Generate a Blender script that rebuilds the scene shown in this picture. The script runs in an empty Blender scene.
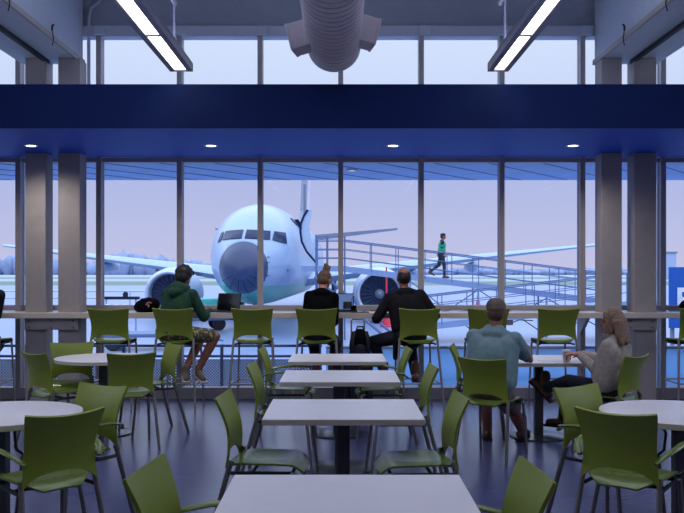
import bpy, bmesh, math, random
from mathutils import Vector, Matrix, Euler
random.seed(7)
S = bpy.context.scene
COL = S.collection
V = Vector
EYE = 1.56
F = 840.0
def PX(px, Y): return (px - 342.0) * Y / F
def PZ(py, Y): return EYE + (272.5 - py) * Y / F
def P(px, py, Y): return V((PX(px, Y), Y, PZ(py, Y)))

# ------------------------------------------------------------------ materials
def lin(c):
    c = c / 255.0
    return c / 12.92 if c <= 0.04045 else ((c + 0.055) / 1.055) ** 2.4
def L3(r, g, b): return (lin(r), lin(g), lin(b), 1.0)
def nn(nt, t, **kw):
    n = nt.nodes.new(t)
    for k, v in kw.items():
        setattr(n, k, v)
    return n
def mat(name, rgb, rough=0.5, metal=0.0, spec=0.5, var=0.12, scale=8.0, bump=0.0, emit=None, coat=0.0, stretch=None):
    m = bpy.data.materials.new(name); m.use_nodes = True
    nt = m.node_tree; b = nt.nodes['Principled BSDF']
    c = L3(*rgb)
    b.inputs['Roughness'].default_value = rough
    b.inputs['Metallic'].default_value = metal
    b.inputs['Specular IOR Level'].default_value = spec
    b.inputs['Coat Weight'].default_value = coat
    tc = nn(nt, 'ShaderNodeTexCoord')
    mp = nn(nt, 'ShaderNodeMapping')
    if stretch: mp.inputs['Scale'].default_value = stretch
    nz = nn(nt, 'ShaderNodeTexNoise'); nz.inputs['Scale'].default_value = scale; nz.inputs['Detail'].default_value = 4
    nt.links.new(tc.outputs['Object'], mp.inputs['Vector'])
    nt.links.new(mp.outputs['Vector'], nz.inputs['Vector'])
    rp = nn(nt, 'ShaderNodeValToRGB')
    e = rp.color_ramp.elements
    e[0].position = 0.3; e[1].position = 0.7
    e[0].color = tuple(x * (1 - var) for x in c[:3]) + (1,)
    e[1].color = tuple(min(1, x * (1 + var)) for x in c[:3]) + (1,)
    nt.links.new(nz.outputs['Fac'], rp.inputs['Fac'])
    nt.links.new(rp.outputs['Color'], b.inputs['Base Color'])
    if bump:
        bp = nn(nt, 'ShaderNodeBump'); bp.inputs['Strength'].default_value = bump; bp.inputs['Distance'].default_value = 0.01
        nt.links.new(nz.outputs['Fac'], bp.inputs['Height']); nt.links.new(bp.outputs['Normal'], b.inputs['Normal'])
    if emit:
        b.inputs['Emission Color'].default_value = L3(*emit[0]); b.inputs['Emission Strength'].default_value = emit[1]
    return m
def glass_mat(name, tint=(0.975, 0.985, 1.0)):
    m = bpy.data.materials.new(name); m.use_nodes = True
    nt = m.node_tree; nt.nodes.remove(nt.nodes['Principled BSDF'])
    out = nt.nodes['Material Output']
    tr = nn(nt, 'ShaderNodeBsdfTransparent'); tr.inputs['Color'].default_value = (*tint, 1)
    gl = nn(nt, 'ShaderNodeBsdfGlossy'); gl.inputs['Roughness'].default_value = 0.02
    fr = nn(nt, 'ShaderNodeFresnel'); fr.inputs['IOR'].default_value = 1.12
    mx = nn(nt, 'ShaderNodeMixShader')
    nt.links.new(fr.outputs[0], mx.inputs[0]); nt.links.new(tr.outputs[0], mx.inputs[1]); nt.links.new(gl.outputs[0], mx.inputs[2])
    nt.links.new(mx.outputs[0], out.inputs['Surface'])
    return m
def split_mat(name, top, bottom, z, rough=0.3):      # two paints meeting at a height on the body
    m = mat(name, top, rough); nt = m.node_tree; b = nt.nodes['Principled BSDF']
    tc = nn(nt, 'ShaderNodeTexCoord'); sp = nn(nt, 'ShaderNodeSeparateXYZ')
    gt = nn(nt, 'ShaderNodeMath', operation='GREATER_THAN'); gt.inputs[1].default_value = z
    mx = nn(nt, 'ShaderNodeMix', data_type='RGBA')
    nt.links.new(tc.outputs['Object'], sp.inputs[0]); nt.links.new(sp.outputs['Z'], gt.inputs[0]); nt.links.new(gt.outputs[0], mx.inputs[0])
    mx.inputs[6].default_value = L3(*bottom); mx.inputs[7].default_value = L3(*top)
    nt.links.new(mx.outputs[2], b.inputs['Base Color'])
    return m
def perforated_mat(name, rgb):
    m = mat(name, rgb, 0.4); nt = m.node_tree; b = nt.nodes['Principled BSDF']; out = nt.nodes['Material Output']
    tc = nn(nt, 'ShaderNodeTexCoord'); mp = nn(nt, 'ShaderNodeMapping'); mp.inputs['Scale'].default_value = (36, 0, 36); mp.inputs['Rotation'].default_value = (0, 0.785, 0)
    vo = nn(nt, 'ShaderNodeTexVoronoi'); vo.inputs['Scale'].default_value = 1.0; vo.inputs['Randomness'].default_value = 0.0
    lt = nn(nt, 'ShaderNodeMath', operation='LESS_THAN'); lt.inputs[1].default_value = 0.27
    tr = nn(nt, 'ShaderNodeBsdfTransparent'); mx = nn(nt, 'ShaderNodeMixShader')
    nt.links.new(tc.outputs['Object'], mp.inputs[0]); nt.links.new(mp.outputs[0], vo.inputs['Vector']); nt.links.new(vo.outputs['Distance'], lt.inputs[0])
    nt.links.new(lt.outputs[0], mx.inputs[0]); nt.links.new(b.outputs[0], mx.inputs[1]); nt.links.new(tr.outputs[0], mx.inputs[2])
    nt.links.new(mx.outputs[0], out.inputs['Surface'])
    return m
def emit_mat(name, rgb, s):
    m = bpy.data.materials.new(name); m.use_nodes = True
    nt = m.node_tree; nt.nodes.remove(nt.nodes['Principled BSDF'])
    e = nn(nt, 'ShaderNodeEmission'); e.inputs['Color'].default_value = L3(*rgb); e.inputs['Strength'].default_value = s
    nt.links.new(e.outputs[0], nt.nodes['Material Output'].inputs['Surface'])
    return m
def pattern_mat(name, a, b_, scale, thr=0.5, rough=0.8):
    m = mat(name, a, rough); nt = m.node_tree; b = nt.nodes['Principled BSDF']
    tc = nn(nt, 'ShaderNodeTexCoord'); w = nn(nt, 'ShaderNodeTexNoise'); w.inputs['Scale'].default_value = scale; w.inputs['Distortion'].default_value = 1.5
    rp = nn(nt, 'ShaderNodeValToRGB'); rp.color_ramp.interpolation = 'CONSTANT'
    rp.color_ramp.elements[0].color = L3(*a); rp.color_ramp.elements[1].position = thr; rp.color_ramp.elements[1].color = L3(*b_)
    nt.links.new(tc.outputs['Object'], w.inputs['Vector']); nt.links.new(w.outputs['Fac'], rp.inputs['Fac']); nt.links.new(rp.outputs['Color'], b.inputs['Base Color'])
    return m

M = {}
def floor_mat():
    m = mat('floor resin', (80, 84, 126), 0.30, spec=1.0, coat=0.0, var=0.10, scale=1.2); nt = m.node_tree; b = nt.nodes['Principled BSDF']
    tc = nn(nt, 'ShaderNodeTexCoord'); mp = nn(nt, 'ShaderNodeMapping'); mp.inputs['Scale'].default_value = (3, 40, 1)
    nz = nn(nt, 'ShaderNodeTexNoise'); nz.inputs['Scale'].default_value = 2.0; nz.inputs['Detail'].default_value = 5
    mr = nn(nt, 'ShaderNodeMapRange'); mr.inputs['To Min'].default_value = 0.19; mr.inputs['To Max'].default_value = 0.30
    nt.links.new(tc.outputs['Object'], mp.inputs[0]); nt.links.new(mp.outputs[0], nz.inputs['Vector']); nt.links.new(nz.outputs['Fac'], mr.inputs['Value'])
    nt.links.new(mr.outputs[0], b.inputs['Roughness'])
    bp = nn(nt, 'ShaderNodeBump'); bp.inputs['Strength'].default_value = 0.03; bp.inputs['Distance'].default_value = 0.005
    nt.links.new(nz.outputs['Fac'], bp.inputs['Height']); nt.links.new(bp.outputs['Normal'], b.inputs['Normal'])
    return m
M['floor'] = floor_mat()
M['wall'] = mat('painted wall', (190, 194, 208), 0.7, var=0.03)
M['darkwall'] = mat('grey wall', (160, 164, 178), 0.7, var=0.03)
M['ceil'] = mat('ceiling paint', (190, 192, 200), 0.8)
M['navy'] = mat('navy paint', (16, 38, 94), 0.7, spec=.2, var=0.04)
M['soffit'] = mat('blue paint', (24, 80, 196), 0.6, spec=.2, var=0.04)
M['mullion'] = mat('bronze aluminium', (172, 164, 166), 0.45, metal=0.0, var=0.04)
M['glass'] = glass_mat('window glass')
M['column'] = mat('column paint', (168, 160, 158), 0.6, var=0.05)
M['bar'] = mat('pale laminate', (220, 206, 194), 0.35, var=0.05, scale=4, stretch=(1, 10, 10))
M['green'] = mat('green plastic', (131, 144, 44), 0.42, var=0.03, scale=3)
M['greenseat'] = mat('green seat plastic', (108, 126, 54), 0.26, coat=0.0, var=0.03, scale=3)
M['leg'] = mat('chair leg steel', (120, 114, 114), 0.38, metal=0.4, var=0.05)
M['stoolleg'] = mat('stool leg steel', (150, 144, 144), 0.35, metal=0.4, var=0.05)
M['frame'] = mat('black frame', (30, 30, 34), 0.4)
M['top'] = mat('white laminate', (238, 232, 236), 0.36, var=0.02)
M['edge'] = mat('beige edge band', (206, 194, 178), 0.5, var=0.05)
M['post'] = mat('table post', (84, 82, 88), 0.4, metal=0.3)
M['base'] = mat('table base steel', (120, 122, 132), 0.25, metal=0.8)
M['fixture'] = mat('fixture grey', (150, 146, 166), 0.5)
M['lamp'] = emit_mat('lamp diffuser', (255, 250, 244), 6.0)
M['added_uplamp'] = emit_mat('added uplight glow', (206, 220, 255), 9.0)  # added glow on the pendant tops to brighten ceiling and upper walls
M['downlamp'] = emit_mat('downlight lens', (255, 248, 240), 6.0)
M['duct'] = mat('galvanised duct', (196, 182, 188), 0.5, metal=0.0, var=0.06)
M['dark'] = mat('black rubber', (20, 20, 24), 0.6)
M['black'] = mat('black cloth', (13, 13, 18), 1.0, spec=.1, bump=0.2, scale=40)
M['navycloth'] = mat('navy cloth', (22, 24, 46), 0.85, bump=0.2, scale=40)
M['hoodie'] = mat('green fleece', (22, 66, 48), 0.9, bump=0.4, scale=18, var=0.25)
M['jacket'] = mat('charcoal jacket', (26, 26, 32), 0.9, spec=.15, bump=0.4, scale=16, var=0.2)
M['polo'] = mat('pale teal polo', (126, 152, 158), 0.85, bump=0.3, scale=16, var=0.12)
M['sweater'] = mat('cream cardigan', (176, 162, 152), 0.95, bump=0.6, scale=30, var=0.15)
M['shorts'] = pattern_mat('patterned khaki', (86, 80, 62), (168, 154, 118), 14, 0.56)
M['khaki'] = mat('khaki cloth', (108, 96, 84), 0.9, var=0.15)
M['jeans'] = mat('dark jeans', (28, 30, 44), 0.9, var=0.2)
M['skin'] = mat('skin', (188, 128, 106), 0.55, var=0.06)
M['skin2'] = mat('tanned skin', (156, 98, 80), 0.55, var=0.08)
M['hairdark'] = mat('dark hair', (26, 22, 24), 0.55, bump=0.6, scale=60, var=0.3)
M['hairbrown'] = mat('brown hair', (102, 72, 56), 0.55, bump=0.6, scale=60, var=0.4)
M['hairblond'] = mat('greying blond hair', (140, 108, 88), 0.5, bump=0.8, scale=50, var=0.35)
M['cap'] = mat('brown cap cloth', (112, 96, 86), 0.9, var=0.2)
M['shoe'] = mat('tan shoe', (106, 92, 78), 0.7)
M['boot'] = mat('brown leather', (96, 60, 50), 0.45, var=0.2)
M['sole'] = mat('pale sole', (170, 165, 165), 0.7)
M['screen'] = emit_mat('laptop screen glow', (104, 132, 186), 0.75)
M['dimscreen'] = mat('dark screen', (16, 18, 26), 0.2)
M['laptop'] = mat('laptop shell', (40, 42, 52), 0.4)
M['bottle'] = glass_mat('clear plastic', (0.85, 0.88, 0.92))
M['cola'] = mat('dark drink', (34, 16, 14), 0.2)
M['paper'] = mat('white glare', (220, 222, 228), 0.8, var=0.02)  # white of the sheet that imitates glare on the tabletop
M['cup'] = mat('paper cup', (196, 184, 176), 0.7)
M['pink'] = mat('pink print', (206, 130, 150), 0.8)
# outside
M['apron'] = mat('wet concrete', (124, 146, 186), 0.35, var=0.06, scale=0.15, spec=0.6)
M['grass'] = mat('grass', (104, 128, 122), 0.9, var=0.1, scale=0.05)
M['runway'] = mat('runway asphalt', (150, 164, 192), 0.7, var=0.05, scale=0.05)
M['tree'] = mat('haze tinted foliage', (140, 156, 188), 0.95, var=0.2, scale=0.1)  # bluish haze is mixed into the leaf colour
M['plane'] = split_mat('white and green livery', (150, 176, 210), (78, 172, 158), 1.95, 0.25)
M['planewhite'] = mat('white aircraft paint', (180, 198, 222), 0.3, var=0.04, scale=0.6)
M['planegrey'] = mat('grey aircraft paint', (120, 130, 150), 0.4, var=0.08)
M['wing'] = mat('wing skin', (160, 184, 208), 0.3, var=0.05)
M['radome'] = mat('dark radome', (44, 62, 100), 0.3, var=0.12, scale=1.5, coat=0.0)
M['cockpit'] = mat('cockpit glass', (22, 42, 80), 0.2, spec=.12, coat=0.0)
M['fan'] = mat('fan blades', (60, 72, 104), 0.35, metal=0.4)
M['lip'] = mat('intake lip', (200, 210, 226), 0.2, metal=0.5)
M['teal'] = mat('teal paint', (92, 196, 186), 0.5)
M['tailpink'] = mat('pale pink tail paint', (222, 208, 222), 0.4)
M['ramp'] = mat('blue grey ramp steel', (132, 154, 194), 0.45, metal=0.1, var=0.06)
M['rail'] = mat('blue rail steel', (88, 110, 152), 0.45, metal=0.1, var=0.06)
M['vest'] = mat('high visibility vest', (36, 150, 112), 0.7)
M['worker'] = mat('dark uniform', (24, 40, 60), 0.8)
M['red'] = mat('red plastic', (225, 60, 80), 0.5)
M['white'] = mat('white plastic', (225, 228, 236), 0.5)
M['bluesign'] = mat('blue sign panel', (14, 88, 176), 0.5, var=0.03)
def frosted(name, rgb):
    m = mat(name, rgb, 0.5, var=.04); nt = m.node_tree; b = nt.nodes['Principled BSDF']
    t = nn(nt, 'ShaderNodeBsdfTranslucent'); t.inputs['Color'].default_value = L3(*rgb); x = nn(nt, 'ShaderNodeMixShader'); x.inputs[0].default_value = .75
    nt.links.new(b.outputs[0], x.inputs[1]); nt.links.new(t.outputs[0], x.inputs[2]); nt.links.new(x.outputs[0], nt.nodes['Material Output'].inputs['Surface'])
    return m
M['parapet'] = frosted('frosted blue panel', (196, 228, 255))
M['canopy'] = mat('canopy panel', (160, 194, 240), 0.6, var=0.10, scale=3)
M['perf'] = perforated_mat('perforated metal', (56, 76, 120))
M['slab'] = mat('walkway concrete', (176, 184, 204), 0.6)
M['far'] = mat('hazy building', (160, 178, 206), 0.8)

# ------------------------------------------------------------------ mesh helpers
def B(): return bmesh.new()
def box(bm, x0, x1, y0, y1, z0, z1, bev=0.0, mtx=None, seg=2):
    t = bmesh.new()
    bmesh.ops.create_cube(t, size=1.0)
    for v in t.verts:
        v.co = V((x0 + (v.co.x + .5) * (x1 - x0), y0 + (v.co.y + .5) * (y1 - y0), z0 + (v.co.z + .5) * (z1 - z0)))
    if bev: bmesh.ops.bevel(t, geom=t.edges[:], offset=bev, segments=seg, affect='EDGES', profile=0.5)
    if mtx is not None: bmesh.ops.transform(t, matrix=mtx, verts=t.verts)
    merge(bm, t)
def merge(bm, t):
    me = bpy.data.meshes.new('tmp'); t.to_mesh(me); t.free(); bm.from_mesh(me); bpy.data.meshes.remove(me)
def raw(bm, vs, fs):
    vv = [bm.verts.new(v) for v in vs]
    for f in fs:
        try: bm.faces.new([vv[i] for i in f])
        except ValueError: pass
    return vv
def tube(bm, pts, r, n=10, flat=None):
    pts = [V(p) for p in pts]; k = len(pts)
    rr = r if isinstance(r, (list, tuple)) else [r] * k
    rings = []
    prev = None
    for i in range(k):
        d = (pts[min(i + 1, k - 1)] - pts[max(i - 1, 0)])
        d = d.normalized() if d.length > 1e-9 else V((0, 0, 1))
        if prev is None:
            a = V((0, 0, 1)) if abs(d.z) < .9 else V((0, 1, 0))
            u = d.cross(a).normalized()
        else:
            u = (prev - d * prev.dot(d)).normalized()
        prev = u
        w = d.cross(u).normalized()
        fx, fw = flat if flat else (1, 1)
        rings.append([bm.verts.new(pts[i] + u * math.cos(2 * math.pi * j / n) * rr[i] * fx + w * math.sin(2 * math.pi * j / n) * rr[i] * fw) for j in range(n)])
    for i in range(k - 1):
        for j in range(n):
            bm.faces.new([rings[i][j], rings[i][(j + 1) % n], rings[i + 1][(j + 1) % n], rings[i + 1][j]])
    bm.faces.new(rings[0][::-1]); bm.faces.new(rings[-1])
def lathe(bm, prof, n=32, mtx=None, cap=True):
    rings = []
    for (r, z) in prof:
        rings.append([bm.verts.new((r * math.cos(2 * math.pi * j / n), r * math.sin(2 * math.pi * j / n), z)) for j in range(n)])
    for i in range(len(prof) - 1):
        for j in range(n):
            bm.faces.new([rings[i][j], rings[i][(j + 1) % n], rings[i + 1][(j + 1) % n], rings[i + 1][j]])
    if cap:
        bm.faces.new(rings[0][::-1]); bm.faces.new(rings[-1])
    if mtx is not None:
        for R in rings:
            for v in R: v.co = mtx @ v.co
def prism(bm, poly, axis, a, b):
    # poly in the two remaining axes, extruded from a to b along axis
    def mk(p, t):
        if axis == 'y': return (p[0], t, p[1])
        if axis == 'x': return (t, p[0], p[1])
        return (p[0], p[1], t)
    n = len(poly)
    vs = [mk(p, a) for p in poly] + [mk(p, b) for p in poly]
    fs = [list(range(n)), list(range(2 * n - 1, n - 1, -1))] + [[i, i + n, (i + 1) % n + n, (i + 1) % n] for i in range(n)]
    raw(bm, vs, fs)
def sheet(bm, f, nu, nv, th, nf=None):
    # thick surface: f(u,v)->Vector, u in -1..1, v in 0..1
    fr, bk = [], []
    pts = [[f(-1 + 2 * i / nu, j / nv) for j in range(nv + 1)] for i in range(nu + 1)]
    for i in range(nu + 1):
        a, b = [], []
        for j in range(nv + 1):
            du = pts[min(i + 1, nu)][j] - pts[max(i - 1, 0)][j]; dv = pts[i][min(j + 1, nv)] - pts[i][max(j - 1, 0)]
            n = du.cross(dv); n = n.normalized() if n.length > 1e-12 else V((0, 1, 0))
            a.append(bm.verts.new(pts[i][j] + n * th / 2)); b.append(bm.verts.new(pts[i][j] - n * th / 2))
        fr.append(a); bk.append(b)
    for i in range(nu):
        for j in range(nv):
            bm.faces.new([fr[i][j], fr[i + 1][j], fr[i + 1][j + 1], fr[i][j + 1]])
            bm.faces.new([bk[i][j + 1], bk[i + 1][j + 1], bk[i + 1][j], bk[i][j]])
    for i in range(nu):
        bm.faces.new([fr[i][0], bk[i][0], bk[i + 1][0], fr[i + 1][0]]); bm.faces.new([fr[i + 1][nv], bk[i + 1][nv], bk[i][nv], fr[i][nv]])
    for j in range(nv):
        bm.faces.new([fr[0][j + 1], bk[0][j + 1], bk[0][j], fr[0][j]]); bm.faces.new([fr[nu][j], bk[nu][j], bk[nu][j + 1], fr[nu][j + 1]])
def obj(name, bm, m, parent=None, smooth=False, angle=40, loc=None):
    bmesh.ops.recalc_face_normals(bm, faces=bm.faces[:])
    me = bpy.data.meshes.new(name); bm.to_mesh(me); bm.free()
    if smooth:
        for p in me.polygons: p.use_smooth = True
        try: me.set_sharp_from_angle(angle=math.radians(angle))
        except Exception: pass
    me.materials.append(M[m] if isinstance(m, str) else m)
    o = bpy.data.objects.new(name, me); COL.objects.link(o)
    if parent is not None: o.parent = parent
    if loc is not None: o.location = loc
    return o
def tag(o, label=None, cat=None, group=None, kind=None):
    if label: o['label'] = label
    if cat: o['category'] = cat
    if group: o['group'] = group
    if kind: o['kind'] = kind
    return o
def thing(name, label, cat, loc=(0, 0, 0), rz=0.0, group=None, kind=None):
    o = bpy.data.objects.new(name, None); COL.objects.link(o)
    o.empty_display_size = 0.1
    o.location = loc; o.rotation_euler = (0, 0, rz)
    return tag(o, label, cat, group, kind)
def kids(o): return [c for c in COL.objects if c.parent == o]
def dup(root, loc, rz, label, group=None):
    ks = kids(root)
    r = root.copy(); COL.objects.link(r); r.location = loc; r.rotation_euler = (0, 0, rz)
    r['label'] = label
    if group: r['group'] = group
    for ch in ks:
        c = ch.copy(); COL.objects.link(c); c.parent = r
        for g in kids(ch):
            d = g.copy(); COL.objects.link(d); d.parent = c
    return r
def yaw(f): return math.atan2(-f[0], f[1])      # local +y points along f
# ------------------------------------------------------------------ the room
YW = 10.45           # window plane
XS = 7.0
def struct(name, bm, m, label, cat, parent=None, **k):
    o = obj(name, bm, m, parent, **k)
    if parent is None: tag(o, label, cat, kind='structure')
    return o
b = B(); box(b, -XS, XS, -5, YW + .1, -.12, 0); struct('floor', b, 'floor', 'dark purple-grey polished floor reflecting the windows', 'floor')
SK = [(-2.95, -1.25), (1.25, 2.95)]  # openings for unseen skylights, added to light tables and floor from above
b = B()
for xa, xb in ((-XS, SK[0][0]), (SK[0][1], SK[1][0]), (SK[1][1], XS)): box(b, xa, xb, -5, YW + .1, 5.6, 5.7)
for xa, xb in SK: box(b, xa, xb, -5, 3.0, 5.6, 5.7); box(b, xa, xb, 8.2, YW + .1, 5.6, 5.7)
struct('ceiling', b, 'ceil', 'pale ceiling cut by two added unseen skylights above the pendant lights', 'ceiling')
for k, (xa, xb) in enumerate(SK):
    w = tag(thing('window_%d' % (40 + k), 'added unseen skylight strip in the ceiling on the %s side' % ('left', 'right')[k], 'window', ((xa + xb) / 2, 5.6, 5.62)), kind='structure'); h = (xb - xa) / 2
    b = B(); box(b, -h, h, -2.6, 2.6, 0, .02); obj('pane', b, 'glass', w)
    b = B()
    for q in range(5): box(b, -h, h, -2.6 + q * 5.2 / 4 - .03, -2.6 + q * 5.2 / 4 + .03, -.03, .05)
    obj('window_frame', b, 'mullion', w)
b = B(); box(b, -XS, XS, -5.15, -5, -.1, 5.6); struct('wall_back', b, 'darkwall', 'grey wall behind the viewer', 'wall')
wn = 20  # unseen high side windows, added to let more sky light into the hall
for s, n in ((-1, 'left'), (1, 'right')):
    x = s * XS; xa, xb = min(x, x + s * .15), max(x, x + s * .15)
    b = B(); box(b, xa, xb, -5, YW + .1, -.1, 2.6); box(b, xa, xb, -5, YW + .1, 5.2, 5.6); box(b, xa, xb, -5, 2.5, 2.6, 5.2); box(b, xa, xb, 9.4, YW + .1, 2.6, 5.2)
    struct('wall_' + n, b, 'wall', 'grey side wall with added high windows at the %s end of the hall' % n, 'wall')
    for k in range(2):
        wn += 1; y0 = 2.5 + 3.45 * k; y1 = y0 + 3.45; h = 3.45 / 2
        w = tag(thing('window_%d' % wn, 'added unseen high window, number %d from the viewer end of the %s wall' % (k + 1, n), 'window', (x + s * .07, (y0 + y1) / 2, 2.6)), kind='structure')
        b = B(); box(b, -.01, .01, -h, h, .0, 2.6); obj('pane', b, 'glass', w)
        b = B(); box(b, -.06, .06, -h, -h + .06, 0, 2.6); box(b, -.06, .06, h - .06, h, 0, 2.6); box(b, -.06, .06, -h, h, 0, .06); box(b, -.06, .06, -h, h, 2.54, 2.6); obj('window_frame', b, 'mullion', w)
b = B(); box(b, -XS, XS, YW - .04, YW + .12, PZ(30, YW), 5.6); struct('wall_front', b, 'darkwall', 'grey wall above the high windows', 'wall')
# curtain wall: mullions every metre, a lower and an upper pane per bay
SP = 80.0 * YW / F
X0 = PX(340.7, YW)
ZS0, ZS1 = 2.98, 3.39      # blue soffit box
HEAD = PZ(37, YW)
mx = [X0 + SP * k for k in range(-7, 8)]
for i, x in enumerate(mx):
    b = B(); box(b, x - .031, x + .031, YW - .10, YW + .06, 0, PZ(30, YW), .004)
    struct('trim_%d' % (i + 1), b, 'mullion', 'upright dark metal window mullion, number %d counted from the left end of the glazing' % (i + 1), 'mullion')
for i in range(len(mx) - 1):
    x0, x1 = mx[i] + .031, mx[i + 1] - .031
    w = tag(thing('window_%d' % (i + 1), 'tall glazed bay of the curtain wall, number %d from its left end' % (i + 1), 'window', ((x0 + x1) / 2, YW, 0)), kind='structure')
    h = (x1 - x0) / 2
    b = B(); box(b, -h, h, -.012, .012, .12, 2.93); obj('pane', b, 'glass', w)
    b = B(); box(b, -h, h, -.012, .012, 3.45, HEAD - .02); obj('pane', b, 'glass', w)
    b = B(); box(b, -h, h, -.10, .04, 0, .14, .004); obj('bottom_rail', b, 'mullion', w)
    b = B(); box(b, -h, h, -.09, .04, 1.09, 1.155, .004); obj('middle_rail', b, 'column', w)
    b = B(); box(b, -h, h, -.06, .04, 2.925, 2.98, .004); obj('head_rail', b, 'mullion', w)
    b = B(); box(b, -h, h, -.08, .04, 3.39, 3.47, .004); obj('upper_sill', b, 'mullion', w)
    b = B(); box(b, -h, h, -.14, .04, HEAD - .03, PZ(29, YW), .004); obj('top_rail', b, 'wall', w)
    b = B(); box(b, -h - .07, -h + .07, -.19, -.13, HEAD - .02, HEAD + .09, .01); obj('bracket', b, 'wall', w)
# blue header box
b = B(); box(b, -XS, XS, 8.225, YW - .13, ZS0, ZS1); sf = struct('ceiling_soffit', b, 'soffit', 'deep blue boxed soffit running across the hall above the counter', 'soffit')
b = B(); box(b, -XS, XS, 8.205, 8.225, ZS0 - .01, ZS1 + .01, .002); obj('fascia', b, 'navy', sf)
b = B(); box(b, -XS, XS, 8.225, YW - .13, ZS1, ZS1 + .008); obj('bounce_cover', b, 'ceil', sf)  # unseen pale cover added so blue bounce does not tint the bulkheads
# columns: two pairs
CY0, CY1 = 9.99, 10.25
for i, (p0, p1, l) in enumerate(((25, 45.5, 'outer column of the left pair'), (58, 80, 'inner column of the left pair beside the glazing'), (601.5, 622, 'inner column of the right pair behind the blond woman'), (634.5, 656.5, 'outer column of the right pair near the blue sign'))):
    b = B(); box(b, PX(p0, CY0), PX(p1, CY0), CY0, CY1, 0, 4.11 if True else 0, .006)
    struct('column', b, 'column', 'beige painted square ' + l, 'column')
# bulkheads over the column pairs
for s, n, xa, xb in ((-1, 'left', -3.92, -3.18), (1, 'right', 3.10, 3.86)):
    b = B(); box(b, xa, xb, -5, YW - .14, 4.115, 5.6, .004)
    w = struct('wall_bulkhead_' + n, b, 'wall', 'pale boxed bulkhead running from the %s column pair towards the viewer' % n, 'bulkhead')
    xm = xa + .36
    b = B(); box(b, xm, xm + .045, -5, 10.1, 4.07, 4.113); obj('slot', b, 'dark', w)
    b = B(); xe = xb if s < 0 else xa
    box(b, min(xe, xe - s * .03) , max(xe, xe - s * .03), -5, YW - .15, 4.10, 4.16, .004); obj('corner_bead', b, 'column', w)
    xh = xb - .02 if s < 0 else xa + .02
    for yy in (7.9, 9.1):
        b = B(); tube(b, [(xh - s * .06, yy, 4.18), (xh - s * .06, yy, 4.23), (xh - s * .08, yy, 4.25)], .012, 6)
        tube(b, [(xh - s * .06, yy, 4.2), (xh - s * .065, yy + .03, 4.10), (xh - s * .06, yy, 4.02)], .006, 6); obj('hook', b, 'dark', w)
# conduit on the front wall
b = B(); tube(b, [(-2.88, YW - .07, 5.55), (-2.9, YW - .07, 5.05), (-3.0, YW - .07, 4.9), (-3.1, YW - .07, 4.83), (-3.13, YW - .07, 4.7), (-3.13, YW - .07, 3.4)], .022, 8)
tag(obj('conduit', b, 'wall', smooth=True), 'bent grey electrical conduit running down the corner by the upper left window', 'conduit')

# ------------------------------------------------------------------ pendants, duct, downlights
def pendant(name, x0, x1, yend, label):
    z = 3.52
    t = thing(name, label, 'light', ((x0 + x1) / 2, yend, z), group='linear pendant lights')
    h = (x1 - x0) / 2
    n = 7; sl = 1.22
    b = B()
    box(b, -h, -h + .055, -n * sl, 0, 0, .075, .004); box(b, h - .055, h, -n * sl, 0, 0, .075, .004)
    box(b, -h, h, -n * sl, 0, .06, .085, .004)
    box(b, -h, h, -.05, 0, 0, .075, .004); obj('housing', b, 'fixture', t)
    for k in range(n):
        b = B(); box(b, -h + .055, h - .055, -(k + 1) * sl + .02, -k * sl - (.05 if k == 0 else .02), .012, .05); obj('diffuser', b, 'lamp', t)
        if k: b = B(); box(b, -h + .05, h - .05, -k * sl - .025, -k * sl + .025, .006, .06); obj('joiner', b, 'fixture', t)
    for k in range(n):
        b = B(); box(b, -h + .03, h - .03, -(k + 1) * sl + .04, -k * sl - .04, .085, .092); obj('added_uplight', b, 'added_uplamp', t)  # upward glow strip added to lift the ceiling and upper walls
    for k in (0, 2, 4, 6):
        b = B(); tube(b, [(0, -k * sl - .35, .08), (0, -k * sl - .35, 2.08)], .012, 8); tube(b, [(0, -k * sl - .35, .08), (0, -k * sl - .35, .2)], .02, 8); obj('hanger_rod', b, 'fixture', t)
    b = B(); tube(b, [(-h * .2, -.2, .6), (-h * .2, -6, .6)], .02, 8); obj('conduit', b, 'fixture', t)
    return t
pendant('pendant_light', PX(170, 8.2), PX(193, 8.2), 8.2, 'long linear pendant light hanging left of the duct')
pendant('pendant_light', PX(487.5, 8.2), PX(508.5, 8.2), 8.2, 'long linear pendant light hanging right of the duct')
pendant('pendant_light', -4.95, -4.72, 7.6, 'long linear pendant light added out of view on the left for extra room light')  # outer rows are unseen lamps added to brighten the room
pendant('pendant_light', 4.72, 4.95, 7.6, 'long linear pendant light added out of view on the right for extra room light')
t = thing('air_duct', 'round spiral metal air duct overhead with two side registers', 'duct', (-.08, 8.4, 3.83))
b = B(); prof = []
for k in range(70):
    y = .12 * k
    prof += [(.268, y), (.268, y + .088), (.252, y + .094), (.252, y + .112), (.268, y + .118)]
lathe(b, [(.02, -.01), (.24, -.008)] + prof, 40, Matrix.Rotation(math.radians(90), 4, 'X')); obj('duct_body', b, 'duct', t, True, 25)
for s in (-1, 1):
    mt = Matrix.Translation((s * .31, -.46 + .02 * s, -.03 + .03 * s)) @ Matrix.Rotation(math.radians(s * 14), 4, 'Y') @ Matrix.Rotation(math.radians(s * 8), 4, 'Z')
    b = B(); box(b, -.085, .085, -.15, .15, -.12, .12, .006, mt); o = obj('register', b, 'duct', t)
    b = B(); box(b, s * .085 - .012, s * .085 + .012, -.155, .155, -.125, .125, .005, mt); obj('register_flange', b, 'duct', o)
for (y) in (-1.2, -4.2):
    b = B(); tube(b, [(0, y, .27), (0, y, 1.76)], .012, 8); obj('hanger_rod', b, 'fixture', t)
DL = [(31, 'far left downlight in the blue soffit'), (211, 'downlight in the blue soffit above the boy'), (393, 'downlight in the blue soffit above the man in the jacket'), (573, 'downlight in the blue soffit above the small table on the right')]
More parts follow.
